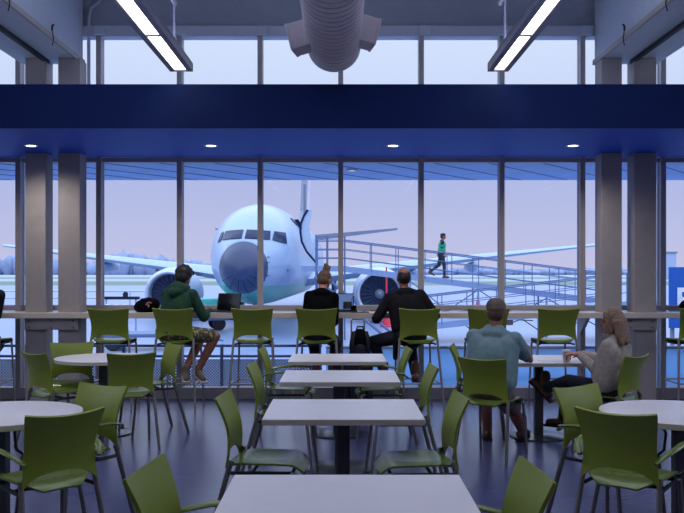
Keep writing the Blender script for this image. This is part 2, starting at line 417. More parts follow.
for px, l in DL:
    t = thing('downlight', 'small round recessed ' + l, 'light', (PX(px, 9.4), 9.4, ZS0), group='soffit downlights')
    b = B(); lathe(b, [(.055, -.004), (.075, -.006), (.078, -.001), (.055, -.001)], 24, cap=False); obj('trim_ring', b, 'white', t, True)
    b = B(); lathe(b, [(.001, -.003), (.055, -.003), (.055, -.001), (.001, -.001)], 24); obj('lens', b, 'downlamp', t)
    ld = bpy.data.lights.new('downlight_beam', 'SPOT'); ld.energy = 52; ld.spot_size = math.radians(150); ld.spot_blend = 1.0; ld.color = (1, .94, .88); ld.shadow_soft_size = .06
    lo = bpy.data.objects.new('downlight_beam', ld); COL.objects.link(lo); lo.parent = t; lo.location = (0, 0, -.03)
t = thing('downlight', 'round downlight in the outside canopy, seen through the central window', 'light', (PX(352, 11.7), 11.7, 3.0), group='canopy downlights')
b = B(); lathe(b, [(.05, -.02), (.08, -.03), (.08, -.001), (.05, -.001)], 24, cap=False); obj('trim_ring', b, 'white', t, True)
b = B(); lathe(b, [(.001, -.012), (.05, -.012), (.05, -.001), (.001, -.001)], 24); obj('lens', b, 'downlamp', t)

# ------------------------------------------------------------------ window counter
t = thing('bar_counter', 'long pale laminate bar counter along the window wall', 'counter', (0, 9.88, 0))
b = B(); box(b, -XS, XS, 0, .105, 1.02, 1.085, .004)
cols = [(PX(25, CY0), PX(45.5, CY0)), (PX(58, CY0), PX(80, CY0)), (PX(601.5, CY0), PX(622, CY0)), (PX(634.5, CY0), PX(656.5, CY0))]
xs = [-XS]
for a, c in cols: xs += [a - .004, c + .004]
xs.append(XS)
for k in range(0, len(xs), 2): box(b, xs[k], xs[k + 1], .104, .42, 1.02, 1.085)
obj('worktop', b, 'bar', t)
for xa, xb in ((cols[0][0], cols[1][1]), (cols[2][0], cols[3][1])):
    b = B(); box(b, xa + .01, xb - .01, .065, .104, .88, 1.02, .004); p = obj('support_plate', b, 'column', t)
    b = B()
    for fx in (.1, .5, .9):
        for zz in (.91, .985): lathe(b, [(.001, 0), (.012, 0), (.012, .008), (.001, .008)], 10, Matrix.Translation((xa + (xb - xa) * fx, .065, zz)) @ Matrix.Rotation(math.radians(90), 4, 'X'))
    obj('bolt', b, 'leg', p)
for px in (101, 181, 261, 341, 420, 500, 580):
    b = B(); x = PX(px, 10.3); prism(b, [(.38, 1.02), (.06, 1.02), (.38, .80)], 'x', x - .02, x + .02); obj('bracket', b, 'mullion', t)
t = thing('power_box', 'small grey power outlet box under the counter right of the man in the cap', 'outlet', P(508.5, 322.5, 9.95))
b = B(); box(b, -.05, .05, -.03, .03, -.03, .03, .006); obj('housing', b, 'fixture', t)
b = B(); tube(b, [(.05, 0, 0), (.12, 0, .03), (.22, .02, .025), (.3, .05, .02)], .006, 6); obj('cord', b, 'dark', t)

# ------------------------------------------------------------------ chairs
def back_fn(dz, wx=1.0):
    def f(u, v):
        zb = .470 + .078 * (1 - abs(u) ** 3.2)
        zt = .838 + .018 * u * u
        z = zb + v * (zt - zb)
        h = (z - .47) / .38
        hw = .204 - .014 * math.sin(math.pi * min(1, max(0, h * 1.05))) + .018 * max(0, h - .55)
        y = -.205 - .075 * h ** 1.4 + .030 * math.sin(math.pi * h) + .038 * u * u * (.55 + .45 * h)
        return V((u * hw * wx, y - .02, z + dz))
    return f
def seat_fn(dz, wx=1.0):
    def f(u, v):
        ang = abs(u)
        y = -.225 + v * .45
        w = .196 * (1 - .50 * max(0, (.30 - v) / .30) ** 2 - .10 * max(0, (v - .8) / .2) ** 2)
        z = .490 - .020 * (1 - u * u) * math.sin(math.pi * min(1, v * 1.05)) - .045 * max(0, (v - .82) / .18) ** 2 - .045 * max(0, (.28 - v) / .28) ** 2 + .010 * (1 - v) - .004 * u * u
        return V((u * w * wx, y + .012 * (1 - u * u) * (1 if v > .9 else 0), z + dz))
    return f
def build_chair(root, dz=0.0, arms=False, stool=False):
    leg = 'stoolleg' if stool else 'leg'
    b = B(); sheet(b, seat_fn(dz, 1.1 if stool else 1), 16, 16, .012); obj('seat', b, 'greenseat', root, True, 60)
    b = B(); sheet(b, back_fn(dz, 1.11 if stool else 1), 24, 16, .014); obj('backrest', b, 'green', root, True, 60)
    zt = .475 + dz
    for s in (-1, 1):
        b = B(); fy = .235 if not stool else .22
        tube(b, [(s * .185, .16, zt - .034), (s * .198, .185, zt - .035), (s * (.212 if not stool else .225), fy, 0)], .0125, 10); obj('leg', b, leg, root, True)
        b = B(); ry = -.315 if not stool else -.30
        tube(b, [(s * (.218 if stool else .198), -.175, zt + .035), (s * (.22 if stool else .20), -.19, zt - .01), (s * (.232 if not stool else .275), ry, 0)], .0135, 10, (1, 1.15)); obj('leg', b, leg, root, True)
    b = B(); z2 = zt - .034
    tube(b, [(-.197, -.18, z2), (-.19, .0, z2), (-.187, .165, z2), (.187, .165, z2), (.19, 0, z2), (.197, -.18, z2)], .011, 8)
    tube(b, [(-.2, -.06, z2), (.2, -.06, z2)], .010, 8); obj('seat_frame', b, 'frame', root, True)
    if stool:
        b = B(); k = .30
        def lp(s, fr):
            a = V((s * .198, .185, zt - .035)); c = V((s * .225, .22, 0))
            d = V((s * .22, -.19, zt - .01)); e = V((s * .275, -.30, 0))
            p, q = (a, c) if fr else (d, e)
            tt = (p.z - k) / (p.z - q.z); return p + (q - p) * tt
        tube(b, [lp(-1, 1), lp(1, 1)], .010, 8); tube(b, [lp(-1, 1), lp(-1, 0)], .010, 8); tube(b, [lp(1, 1), lp(1, 0)], .010, 8); tube(b, [lp(-1, 0), lp(1, 0)], .010, 8)
        obj('footrest', b, leg, root, True)
    if arms:
        for s in (-1, 1):
            b = B(); tube(b, [(s * .195, -.235, .60), (s * .228, -.19, .635), (s * .25, -.08, .655), (s * .252, .06, .662), (s * .25, .15, .655), (s * .248, .185, .64)], [.012, .016, .018, .018, .016, .010], 10, (1.25, .6)); a = obj('armrest', b, 'greenseat', root, True)
            b = B(); tube(b, [(s * .25, .165, .648), (s * .247, .205, .60), (s * .235, .20, .50), (s * .19, .165, .455)], .009, 8); obj('arm_tube', b, 'frame', a, True)
proto = {}
def chair(kind, c, f, label, group):
    loc = (c[0], c[1], 0); r = yaw(f)
    if kind not in proto:
        nm = {'plain': 'dining_chair', 'arm': 'dining_armchair', 'stool': 'bar_stool'}[kind]
        t = thing(nm, label, 'stool' if kind == 'stool' else 'chair', loc, r, group)
        build_chair(t, .30 if kind == 'stool' else 0, kind == 'arm', kind == 'stool')
        proto[kind] = t
        return t
    return dup(proto[kind], loc, r, label, group)
G1 = 'green dining chairs'; G2 = 'green armchairs'; G3 = 'green bar stools'
chair('arm', (-1.585, 4.46), (-.69, .72), 'green armchair seen from behind at the near left round table', G2)
chair('arm', (1.555, 4.51), (.60, .80), 'green armchair seen from behind at the near right round table', G2)
chair('arm', (-.455, 3.03), (.995, -.1), 'green armchair cropped by the bottom edge, left of the nearest square table', G2)
chair('arm', (.435, 3.0), (-.998, -.06), 'green armchair cropped by the bottom edge, right of the nearest square table', G2)
chair('arm', (-1.645, 5.08), (-.52, -.85), 'green armchair facing the viewer on the far side of the near left round table', G2)
chair('arm', (1.615, 5.04), (.58, -.81), 'green armchair facing the viewer on the far side of the near right round table', G2)
chair('arm', (-.49, 7.85), (1, -.03), 'green armchair on the left of the square table farthest from the viewer', G2)
chair('arm', (.36, 7.85), (-1, -.03), 'green armchair on the right of the square table farthest from the viewer', G2)
chair('plain', (-.43, 4.87), (1, -.06), 'armless green chair in profile left of the second square table from the front', G1)
chair('plain', (.425, 4.83), (-1, -.06), 'armless green chair in profile right of the second square table from the front', G1)
chair('plain', (-.44, 6.48), (1, -.05), 'armless green chair in profile left of the third square table from the front', G1)
chair('plain', (.43, 6.35), (-1, -.05), 'armless green chair in profile right of the third square table from the front', G1)
chair('plain', (-2.56, 7.64), (.66, .75), 'green chair at the left of the rear round table, nearest the outer column', G1)
chair('plain', (-2.66, 8.27), (.30, -.95), 'green chair behind the rear round table, in front of the column pair', G1)
chair('plain', (-1.94, 7.64), (-.34, .94), 'green chair with its back to the viewer in front of the rear round table', G1)
chair('plain', (-1.88, 8.19), (-.85, -.52), 'green chair right of the rear round table, below the boy on the stool', G1)
chair('plain', (1.295, 7.18), (.52, .85), 'green chair the man in the cap sits on', G1)
chair('plain', (2.345, 7.385), (-.70, .71), 'green chair the blond woman sits on', G1)
chair('plain', (1.33, 8.12), (.98, -.2), 'green chair almost hidden behind the man in the cap', G1)
YS = 9.76
for px, f, l in ((111, (.02, 1), 'empty bar stool left of the boy, behind the rear round table'), (177, (.12, 1), 'bar stool the boy in the green hoodie sits on'), (253, (0, 1), 'empty bar stool between the boy and the woman with the bun'),
                 (317.5, (.04, 1), 'bar stool the woman with the bun sits on'), (417, (-.08, 1), 'bar stool the man in the dark jacket sits on'), (487, (0, 1), 'bar stool at the counter straight ahead of the man in the cap'),
                 (556, (-.02, 1), 'empty bar stool behind the table of the seated couple'), (695.5, (-.06, 1), 'bar stool cropped by the right edge, in front of the blue sign'), (-18, (.05, 1), 'bar stool cropped by the left edge, under the person in navy')):
    chair('stool', (PX(px, 9.6), YS), f, 'green-backed ' + l, G3)

# ------------------------------------------------------------------ tables
def pedestal(t, zt):
    b = B(); box(b, -.04, .04, -.04, .04, .02, zt - .03, .006); obj('post', b, 'post', t)
    b = B(); lathe(b, [(.26, 0), (.27, .004), (.27, .012), (.2, .02), (.06, .028), (.001, .03)], 40); obj('base', b, 'base', t, True)
    b = B(); box(b, -.2, .2, -.03, .03, zt - .055, zt - .03, .004); box(b, -.03, .03, -.2, .2, zt - .055, zt - .03, .004); obj('spider', b, 'frame', t)
ZT = .737
def square_table(x, y, label, hx=.457, hy=.38):
    t = thing('square_table', label, 'table', (x, y, 0), group='white square pedestal tables')
    b = B(); box(b, -hx, hx, -hy, hy, ZT - .004, ZT, .0015); obj('tabletop', b, 'top', t)
    b = B(); box(b, -hx, hx, -hy, hy, ZT - .034, ZT - .0041, .002); obj('edge_band', b, 'edge', t)
    pedestal(t, ZT)
def round_table(x, y, label, r=.46):
    t = thing('round_table', label, 'table', (x, y, 0), group='white round pedestal tables')
    b = B(); lathe(b, [(.001, ZT - .004), (r, ZT - .004), (r, ZT - .001), (r - .002, ZT), (.001, ZT)], 64); obj('tabletop', b, 'top', t, True)
    b = B(); lathe(b, [(.001, ZT - .034), (r - .004, ZT - .034), (r, ZT - .03), (r, ZT - .0041), (.001, ZT - .0041)], 64); obj('edge_band', b, 'edge', t, True)
    pedestal(t, ZT)
square_table(.019, 3.04, 'white square table nearest the viewer, cropped by the bottom edge')
square_table(.008, 5.08, 'white square table second from the front in the central row')
square_table(-.016, 6.69, 'white square table third from the front in the central row')
square_table(-.045, 8.13, 'white square table at the far end of the central row')
square_table(1.87, 8.0, 'white square table between the man in the cap and the blond woman')
round_table(-2.31, 8.15, 'white round table at the rear left, in front of the column pair')
round_table(-2.0, 4.93, 'white round table cropped by the left edge')
round_table(2.0, 4.97, 'white round table cropped by the right edge')
# ------------------------------------------------------------------ outside
GZ = -.90
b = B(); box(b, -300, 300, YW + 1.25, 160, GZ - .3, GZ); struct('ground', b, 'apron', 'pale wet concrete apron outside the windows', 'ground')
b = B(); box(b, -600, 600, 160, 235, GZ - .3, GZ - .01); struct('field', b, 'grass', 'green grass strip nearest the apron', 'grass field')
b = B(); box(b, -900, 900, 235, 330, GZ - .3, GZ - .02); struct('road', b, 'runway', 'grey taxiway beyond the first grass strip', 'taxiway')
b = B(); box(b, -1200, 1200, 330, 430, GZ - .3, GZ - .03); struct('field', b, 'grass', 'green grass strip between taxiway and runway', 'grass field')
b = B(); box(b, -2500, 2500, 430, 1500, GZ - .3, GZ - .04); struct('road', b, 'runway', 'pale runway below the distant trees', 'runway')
b = B()
for k in range(420):
    x = -900 + 1800 * k / 420 + random.uniform(-4, 4)
    pxs = 342 + F * x / 900
    hh = random.uniform(15, 24) + 4 * math.sin(x * .05) + 3 * math.sin(x * .013)
    if pxs < 95: hh *= .75
    if pxs > 205: hh *= .62
    if pxs > 330: hh *= .5
    t_ = bmesh.new(); bmesh.ops.create_icosphere(t_, subdivisions=2, radius=1)
    rx = random.uniform(6, 11)
    for v in t_.verts:
        q = 1 + .22 * math.sin(v.co.x * 7 + k) * math.cos(v.co.z * 6 + k * 2)
        v.co = V((x + v.co.x * q * rx, 900 + v.co.y * 6 + (k % 3) * 5, GZ + hh * .42 + v.co.z * q * hh * .6))
    merge(b, t_)
box(b, -905, 905, 905, 930, GZ, GZ + 6)
tag(obj('treeline', b, 'tree', smooth=True, angle=180), 'haze-tinted line of distant trees along the horizon', 'trees', kind='stuff')
# canopy, walkway, guard screens
b = B(); box(b, -XS - 6, XS + 6, YW + .12, 13.1, 3.0, 3.35); cp = struct('ceiling_canopy', b, 'canopy', 'blue underside of the canopy outside the windows', 'canopy')
for k in range(26):
    x = -9 + k * .72
    b = B(); q = Matrix.Translation((x, 11.8, 2.997)) @ Matrix.Rotation(math.radians(-38), 4, 'Z'); box(b, -.008, .008, -1.6, 1.6, -.004, .002, 0, q); obj('joint', b, 'rail', cp)
b = B(); box(b, -XS - 6, XS + 6, YW + .1, YW + 1.25, GZ - .3, -.03); struct('trim_walkway', b, 'slab', 'pale concrete walkway edge outside the glass', 'walkway')
YG = 11.35
def guard(x0, x1, label):
    t = thing('guard_screen', label, 'screen', ((x0 + x1) / 2, YG, -.03))
    h = (x1 - x0) / 2
    b = B(); box(b, -h, h, -.004, .004, .05, .42); obj('perforated_panel', b, 'perf', t)
    for z in (.46, .60):
        b = B(); tube(b, [(-h, 0, z), (h, 0, z)], .018, 8); obj('rail', b, 'rail', t, True)
    n = max(2, int(2 * h / 1.1) + 1)
    for k in range(n):
        x = -h + .03 + (2 * h - .06) * k / (n - 1); b = B(); box(b, x - .02, x + .02, -.03, .03, 0, .62, .004); obj('post', b, 'rail', t)
guard(-6, PX(22, YG), 'perforated metal guard screen outside the far left window')
guard(PX(24, YG), PX(322, YG), 'perforated metal guard screen outside between the columns and the central window')
t = thing('parapet_panel', 'low pale blue parapet panel outside the right hand windows', 'parapet', (4, YG, -.03))
x0, x1 = PX(326, YG) - 4, 3.5
b = B(); box(b, x0, x1, -.05, .05, .16, .56, .01); obj('panel', b, 'parapet', t)
b = B(); box(b, x0, x1, -.07, .07, .56, .60, .01); obj('coping', b, 'slab', t)
b = B(); box(b, x0, x1, -.04, .04, 0, .15, .01); obj('plinth', b, 'parapet', t)

# ------------------------------------------------------------------ airplane
NX, NY = -3.75, 31.0
ap = thing('airplane', 'white and green passenger jet parked nose towards the windows', 'airplane', (NX, NY, GZ), -math.atan2(.85, 37))
ST = [(0, .03, .03, 2.52), (.08, .32, .33, 2.53), (.25, .56, .58, 2.55), (.5, .76, .80, 2.59), (.85, .93, .99, 2.65), (1.3, 1.11, 1.2, 2.73), (1.8, 1.29, 1.38, 2.81), (2.4, 1.47, 1.61, 2.93), (3.2, 1.68, 1.86, 3.06), (4.5, 1.88, 2.10, 3.20), (6, 1.97, 2.2, 3.27), (8, 2.0, 2.25, 3.3), (24, 2.0, 2.25, 3.3), (28, 1.75, 1.75, 3.45), (32, 1.2, 1.2, 3.95), (36, .6, .6, 4.4), (38.3, .15, .2, 4.65)]
def stat(s):
    for a, c in zip(ST, ST[1:]):
        if s <= c[0]:
            k = (s - a[0]) / (c[0] - a[0])
            if a[0] >= .5: k2 = k
            else: k2 = k ** .8
            return [a[i] + (c[i] - a[i]) * k2 for i in (1, 2, 3)]
    return list(ST[-1][1:])
def loft(bm, ss, n=56):
    rings = []
    for s in ss:
        hw, hh, zc = stat(s)
        rings.append([bm.verts.new((hw * math.cos(2 * math.pi * j / n), s, zc + hh * math.sin(2 * math.pi * j / n))) for j in range(n)])
    for i in range(len(rings) - 1):
        for j in range(n): bm.faces.new([rings[i][j], rings[i][(j + 1) % n], rings[i + 1][(j + 1) % n], rings[i + 1][j]])
    bm.faces.new(rings[0]); bm.faces.new(rings[-1][::-1])
b = B(); loft(b, [.85, 1.05, 1.3, 1.55, 1.8, 2.1, 2.4, 2.8, 3.2, 3.8, 4.5, 5.2, 6, 7, 8, 12, 16, 20, 24, 26, 28, 30, 32, 34, 36, 37.4, 38.3]); fus = obj('fuselage', b, 'plane', ap, True, 60)
b = B(); loft(b, [0, .02, .05, .08, .14, .2, .3, .4, .5, .62, .74, .85]); rad = obj('radome', b, 'radome', ap, True, 60)
tag(rad, 'dark rounded nose cone')
for k in range(6):
    a = math.radians(-150 + 24 * k)
    pts = []
    for s in (.1, .3, .5, .7, .86):
        hw, hh, zc = stat(s); pts.append((hw * math.cos(a) * 1.0, s, zc + hh * math.sin(a)))
    b = B(); tube(b, pts, .014, 6); obj('diverter_strip', b, 'cockpit', rad)
def s_at(x, z):
    lo, hi = .3, 7.0
    for _ in range(40):
        m_ = (lo + hi) / 2; hw, hh, zc = stat(m_)
        if (x / hw) ** 2 + ((z - zc) / hh) ** 2 > 1: lo = m_
        else: hi = m_
    return hi
def patch(name, quad, m, parent, off=.03, n=8):
    b = B(); q = [V((p[0], 0, p[1])) for p in quad]
    def f(u, v):
        u = (u + 1) / 2
        p = (q[0] * (1 - u) + q[1] * u) * (1 - v) + (q[3] * (1 - u) + q[2] * u) * v
        s = s_at(p.x, p.z); hw, hh, zc = stat(s)
        nrm = V((p.x / hw ** 2, -.5, (p.z - zc) / hh ** 2)).normalized()
        return V((p.x, s, p.z)) + nrm * off
    sheet(b, f, n, n, .02); return obj(name, b, m, parent, True)
def fpx(px, py, Y):   # photo pixel on the nose -> local x, z
    return (PX(px, Y) - NX, PZ(py, Y) - GZ)
Yn = 33.2
for q in (((223, 240.5), (244.5, 240), (244.5, 231), (225, 231.5)), ((247.5, 240), (270, 240.5), (269, 231.5), (247.5, 231)), ((272, 240.5), (284, 243.5), (282, 232), (272.5, 231.5)), ((217.5, 243), (221.5, 240.5), (222.5, 232), (219.5, 233))):
    patch('cockpit_window', [fpx(a, c, Yn) for a, c in q], 'cockpit', ap)
patch('door_opening', [fpx(a, c, 35) for a, c in ((293.5, 226), (297, 224), (290, 215), (284.5, 215.5))], 'cockpit', ap)
for a, c in ((272, 263), (272, 275), (272, 258), (287, 270)):
    x, z = fpx(a, c, 34); patch('sensor', [(x - .035, z - .025), (x + .035, z - .025), (x + .035, z + .025), (x - .035, z + .025)], 'planegrey', ap, .03, 2)
# wings
def wing(s):
    b = B(); sec = []
    for (x, sl, ch, z, th) in ((1.2, 12.5, 8.6, 2.05, .9), (5.5, 16.0, 5.2, 2.62, .6), (12, 19.4, 3.0, 3.4, .36), (19.4 if s > 0 else 18.6, 22.6, 1.5, 4.2, .18)):
        pr = [(0, 0), (.06, .5), (.25, .62), (.6, .4), (1, 0), (.6, -.3), (.25, -.42), (.06, -.35)]
        sec.append([b.verts.new((s * x, sl + p[0] * ch, z + p[1] * th)) for p in pr])
    for i in range(3):
        for j in range(8): b.faces.new([sec[i][j], sec[i][(j + 1) % 8], sec[i + 1][(j + 1) % 8], sec[i + 1][j]])
    b.faces.new(sec[0]); b.faces.new(sec[-1])
    w = obj('wing', b, 'wing', ap, True, 60)
    for x, sl, z in ((7.5, 20.5, 2.45), (11.2, 22, 2.9)):
        b = B(); tube(b, [(s * x, sl - 3, z + .1), (s * x, sl - 2, z - .1), (s * x, sl, z - .15), (s * x, sl + 1.2, z + .15)], [.08, .32, .3, .05], 12); obj('flap_fairing', b, 'wing', w, True)
wing(-1); wing(1)
for s in (-1, 1):
    ex, ey, ez = s * 5.0 + (.35 if s > 0 else .1), 9.6, 1.42
    mt = Matrix.Translation((ex, ey, ez)) @ Matrix.Rotation(math.radians(-90), 4, 'X')
    b = B(); lathe(b, [(1.0, .02), (1.12, .05), (1.24, .35), (1.32, 1.2), (1.3, 2.2), (1.1, 3.4), (.8, 4.6), (.55, 5.0)], 40, mt, False); e = obj('engine', b, 'planewhite', ap, True, 60)
    b = B(); lathe(b, [(1.13, .12), (1.14, .03), (1.08, -.03), (1.0, .0), (.96, .12), (.94, .5)], 40, mt, False); obj('intake_lip', b, 'lip', e, True, 80)
    b = B(); lathe(b, [(.001, .62), (.96, .62), (.96, .66), (.001, .66)], 40, mt)
    for k in range(22):
        a = 2 * math.pi * k / 22
        m2 = mt @ Matrix.Rotation(a, 4, 'Z') @ Matrix.Translation((.58, 0, .54)) @ Matrix.Rotation(math.radians(40), 4, 'X')
        box(b, -.36, .36, -.07, .07, -.01, .01, 0, m2)
    obj('fan', b, 'fan', e)
    b = B(); lathe(b, [(.001, .15), (.1, .22), (.2, .38), (.26, .58)], 24, mt); obj('spinner', b, 'planegrey', e, True)
    b = B(); prism(b, [(ey + 1.2, ez + 1.15), (ey + 6.5, ez + 1.0), (ey + 6.5, ez + .3), (ey + 3.2, ez + .9)], 'x', ex - .15, ex + .15); obj('pylon', b, 'planewhite', e)
b = B(); prism(b, [(29.5, 5.0), (33.5, 7.2), (37.2, 13.2), (39.4, 13.2), (38.2, 5.0)], 'x', -.2, .2); fin = obj('tail_fin', b, 'tailpink', ap)
b = B(); prism(b, [(29.4, 5.0), (33.4, 7.2), (37.1, 13.25), (37.5, 13.25), (33.9, 7.2), (30.1, 5.0)], 'x', -.23, .23); obj('leading_edge', b, 'planegrey', fin)
for s in (-1, 1):
    b = B(); raw(b, [(s * .6, 33, 5.0), (s * .6, 36.5, 5.0), (s * 7.4, 38.4, 5.95), (s * 7.4, 37.0, 5.95), (s * .6, 33, 5.3), (s * .6, 36.5, 5.2), (s * 7.4, 38.4, 6.02), (s * 7.4, 37.0, 6.05)], [(0, 1, 2, 3), (7, 6, 5, 4), (0, 4, 5, 1), (1, 5, 6, 2), (2, 6, 7, 3), (3, 7, 4, 0)]); obj('stabilizer', b, 'planegrey', ap)
# open door panel beside the fuselage
Yd = 34.6
Ll = [(306, 210), (302, 216), (299, 224), (298.5, 232), (300, 242), (305, 252), (312, 260), (314, 262.5)]
Rr = [(319.5, 259), (318, 255), (312, 246), (308.5, 238), (307.5, 230), (308, 222), (309.5, 215), (310, 210)]
def lp2(p): return (PX(p[0], Yd) - NX, PZ(p[1], Yd) - GZ)
b = B(); prism(b, [lp2(p) for p in Ll + Rr], 'y', Yd - NY - .06, Yd - NY + .06); dr = obj('door', b, 'planewhite', ap)
b = B(); tube(b, [(*(lambda q: (q[0], Yd - NY - .08, q[1]))(lp2(p)),) for p in Ll], .05, 6); obj('door_seal', b, 'cockpit', dr, True)
b = B(); box(b, lp2((301.5, 0))[0], lp2((304, 0))[0], Yd - NY - .1, Yd - NY + .1, lp2((0, 216))[1], lp2((0, 184))[1], .03); obj('door_arm', b, 'planegrey', dr)
# nose gear and main gear
b = B(); tube(b, [(0, 4.2, .5), (0, 4.2, 1.6)], .09, 10); g = obj('nose_gear', b, 'planegrey', ap, True)
for s in (-1, 1):
    b = B(); lathe(b, [(.12, -.1), (.3, -.1), (.34, -.05), (.34, .05), (.3, .1), (.12, .1)], 24, Matrix.Translation((s * .2, 4.2, .345)) @ Matrix.Rotation(math.radians(90), 4, 'Y')); obj('wheel', b, 'dark', g, True)
for s in (-1, 1):
    b = B(); tube(b, [(s * 2.86, 18, .6), (s * 2.86, 18, 2.2)], .14, 10); g = obj('main_gear', b, 'planegrey', ap, True)
    for q in (-.28, .28):
        b = B(); lathe(b, [(.2, -.16), (.5, -.16), (.55, -.08), (.55, .08), (.5, .16), (.2, .16)], 24, Matrix.Translation((s * 2.86 + q, 18, .555)) @ Matrix.Rotation(math.radians(90), 4, 'Y')); obj('wheel', b, 'dark', g, True)

# ------------------------------------------------------------------ boarding ramp
rp = thing('boarding_ramp', 'long blue-grey switchback boarding ramp with rails leading to the jet door', 'ramp', (0, 31.5, GZ))
RZ = -GZ
def dk(x): return 1.80 - .1265 * (x - .1) + RZ
def run(xa, xb, za, zb, y0, y1, nm=11):
    b = B(); raw(b, [(xa, y0, za - .22), (xb, y0, zb - .22), (xb, y1, zb - .22), (xa, y1, za - .22), (xa, y0, za), (xb, y0, zb), (xb, y1, zb), (xa, y1, za)], [(0, 1, 2, 3), (4, 5, 6, 7), (0, 1, 5, 4), (1, 2, 6, 5), (2, 3, 7, 6), (3, 0, 4, 7)]); obj('ramp_deck', b, 'ramp', rp)
    for y in (y0, y1):
        for h, r in ((.95, .024), (.62, .015), (.3, .015)):
            b = B(); tube(b, [(xa, y, za + h), (xb, y, zb + h)], r, 8); obj('handrail', b, 'rail', rp, True)
        for k in range(nm):
            q = k / (nm - 1); x = xa + (xb - xa) * q; z = za + (zb - za) * q
            b = B(); tube(b, [(x, y, z - .1), (x, y, z + .95)], .017, 8); obj('post', b, 'rail', rp, True)
run(.1, 9.9, dk(.1), dk(9.9), -.75, .65)
run(9.9, 2.4, dk(9.9), dk(9.9) - .85, -2.3, -.95, 8)
b = B(); box(b, 9.9, 11.2, -2.3, .65, dk(9.9) - .2, dk(9.9)); obj('landing', b, 'ramp', rp)
b = B(); box(b, -1.5, .1, -.75, 3.2, dk(.1) - .2, dk(.1)); obj('landing', b, 'ramp', rp)
for x in (-.95, -.55, .1):
    for y in (-.75, .65):
        b = B(); tube(b, [(x, y, .0), (x, y, dk(.1) + 1.1)], .03, 8); obj('tower_post', b, 'rail', rp, True)
for z in (.3, .62, .95, 1.1):
    for y in (-.75, .65):
        b = B(); tube(b, [(-1.0, y, dk(.1) + z), (.1, y, dk(.1) + z)], .018, 8); obj('handrail', b, 'rail', rp, True)
b = B(); tube(b, [(-.95, -.75, 1.0), (.1, -.75, 2.2)], .03, 8); tube(b, [(-.95, -.75, 2.2), (.1, -.75, 1.0)], .03, 8); obj('cross_brace', b, 'rail', rp, True)
b = B(); tube(b, [(-1.0, -.9, 2.3), (1.6, -1.2, .1)], .05, 8); tube(b, [(-.6, -.9, 2.3), (2.0, -1.2, .1)], .05, 8); obj('stair_stringer', b, 'rail', rp, True)
for x, z0 in ((2.5, dk(2.5)), (5, dk(5)), (7.5, dk(7.5)), (9.8, dk(9.8))):
    for y in (-.7, .6):
        b = B(); tube(b, [(x, y, 0), (x, y, z0 - .1)], .035, 8); obj('trestle_leg', b, 'ramp', rp, True)
for xa in (2.5, 5, 7.5):
    b = B(); tube(b, [(xa, -.7, .15), (xa + 2.5, -.7, dk(xa + 2.5) - .25)], .02, 8); tube(b, [(xa + 2.5, -.7, .15), (xa, -.7, dk(xa) - .25)], .02, 8); obj('cross_brace', b, 'rail', rp, True)

# ------------------------------------------------------------------ ground equipment
def cone(px, Y, h, label):
    t = thing('traffic_cone', label, 'cone', (PX(px, Y), Y, GZ), group='red traffic cones')
    b = B(); box(b, -.22, .22, -.22, .22, 0, .04, .01); obj('base', b, 'red', t)
    b = B(); lathe(b, [(.19, .04), (.04, h)], 20); c = obj('cone_body', b, 'red', t, True)
    b = B(); r = .19 - .15 * .6; lathe(b, [(r + .012, h * .56), (r - .03, h * .76)], 20); obj('stripe', b, 'white', c, True)
def zc(py, Y): return PZ(py, Y) - GZ
cone(420, 58, 1.0, 'red traffic cone on the apron right of the man in the dark jacket'); cone(478, 58, 1.0, 'red and white traffic cone on the apron left of the man in the cap')
t = thing('marker_pole', 'red marker pole standing in front of the right engine', 'pole', (PX(386.5, 38), 38, GZ))
b = B(); lathe(b, [(.3, 0), (.3, .06), (.05, .1), (.035, 2.7), (.001, 2.72)], 16); obj('pole', b, 'red', t, True)
b = B(); lathe(b, [(.2, .06), (.12, .9), (.08, .95), (.05, .1)], 16); obj('base', b, 'red', t, True)
def cart(loc, rz, label, cover):
    t = thing('baggage_cart', label, 'cart', loc, rz)
    b = B(); box(b, -1.3, 1.3, -.7, .7, .42, .54, .03); obj('bed', b, 'rail', t)
    if cover:
        b = B(); box(b, -1.25, 1.25, -.68, .68, .55, 1.35, .06); obj('cover', b, cover, t)
    for x in (-.9, .9):
        for y in (-.6, .6):
            b = B(); lathe(b, [(.06, -.09), (.24, -.09), (.28, -.05), (.28, .05), (.24, .09), (.06, .09)], 20, Matrix.Translation((x, y, .28)) @ Matrix.Rotation(math.radians(90), 4, 'X')); obj('wheel', b, 'dark', t, True)
    b = B(); tube(b, [(1.3, 0, .45), (1.9, 0, .4), (2.5, 0, .25)], .04, 8); obj('tow_bar', b, 'rail', t, True)
    b = B()
    for y in (-.68, .68): tube(b, [(-1.28, y, .5), (-1.28, y, 1.3), (-1.2, y, 1.36), (-.9, y, 1.36)], .03, 8)
    obj('handle', b, 'rail', t, True)
cart((PX(196, 36), 36, GZ), .3, 'teal covered baggage cart beside the left engine', 'teal')
cart((PX(145, 27), 27, GZ), .1, 'low blue baggage cart outside the left windows', None)
t = thing('barrier', 'dark blue and white barrier with a warning lamp on the apron at the left', 'barrier', (PX(121, 34), 34, GZ))
z = zc(298, 34)
b = B(); box(b, -.75, .75, -.05, .05, z - .06, z + .06, .01); obj('bar', b, 'navycloth', t)
for k in range(4): b = B(); box(b, -.65 + k * .37, -.45 + k * .37, -.07, .07, z - .42, z - .25, .02); obj('plate', b, 'white', t)
for s in (-1, 1): b = B(); box(b, s * .6 - .03, s * .6 + .03, -.3, .3, 0, .05, .01); box(b, s * .6 - .03, s * .6 + .03, -.03, .03, 0, z, .01); obj('foot', b, 'ramp', t)
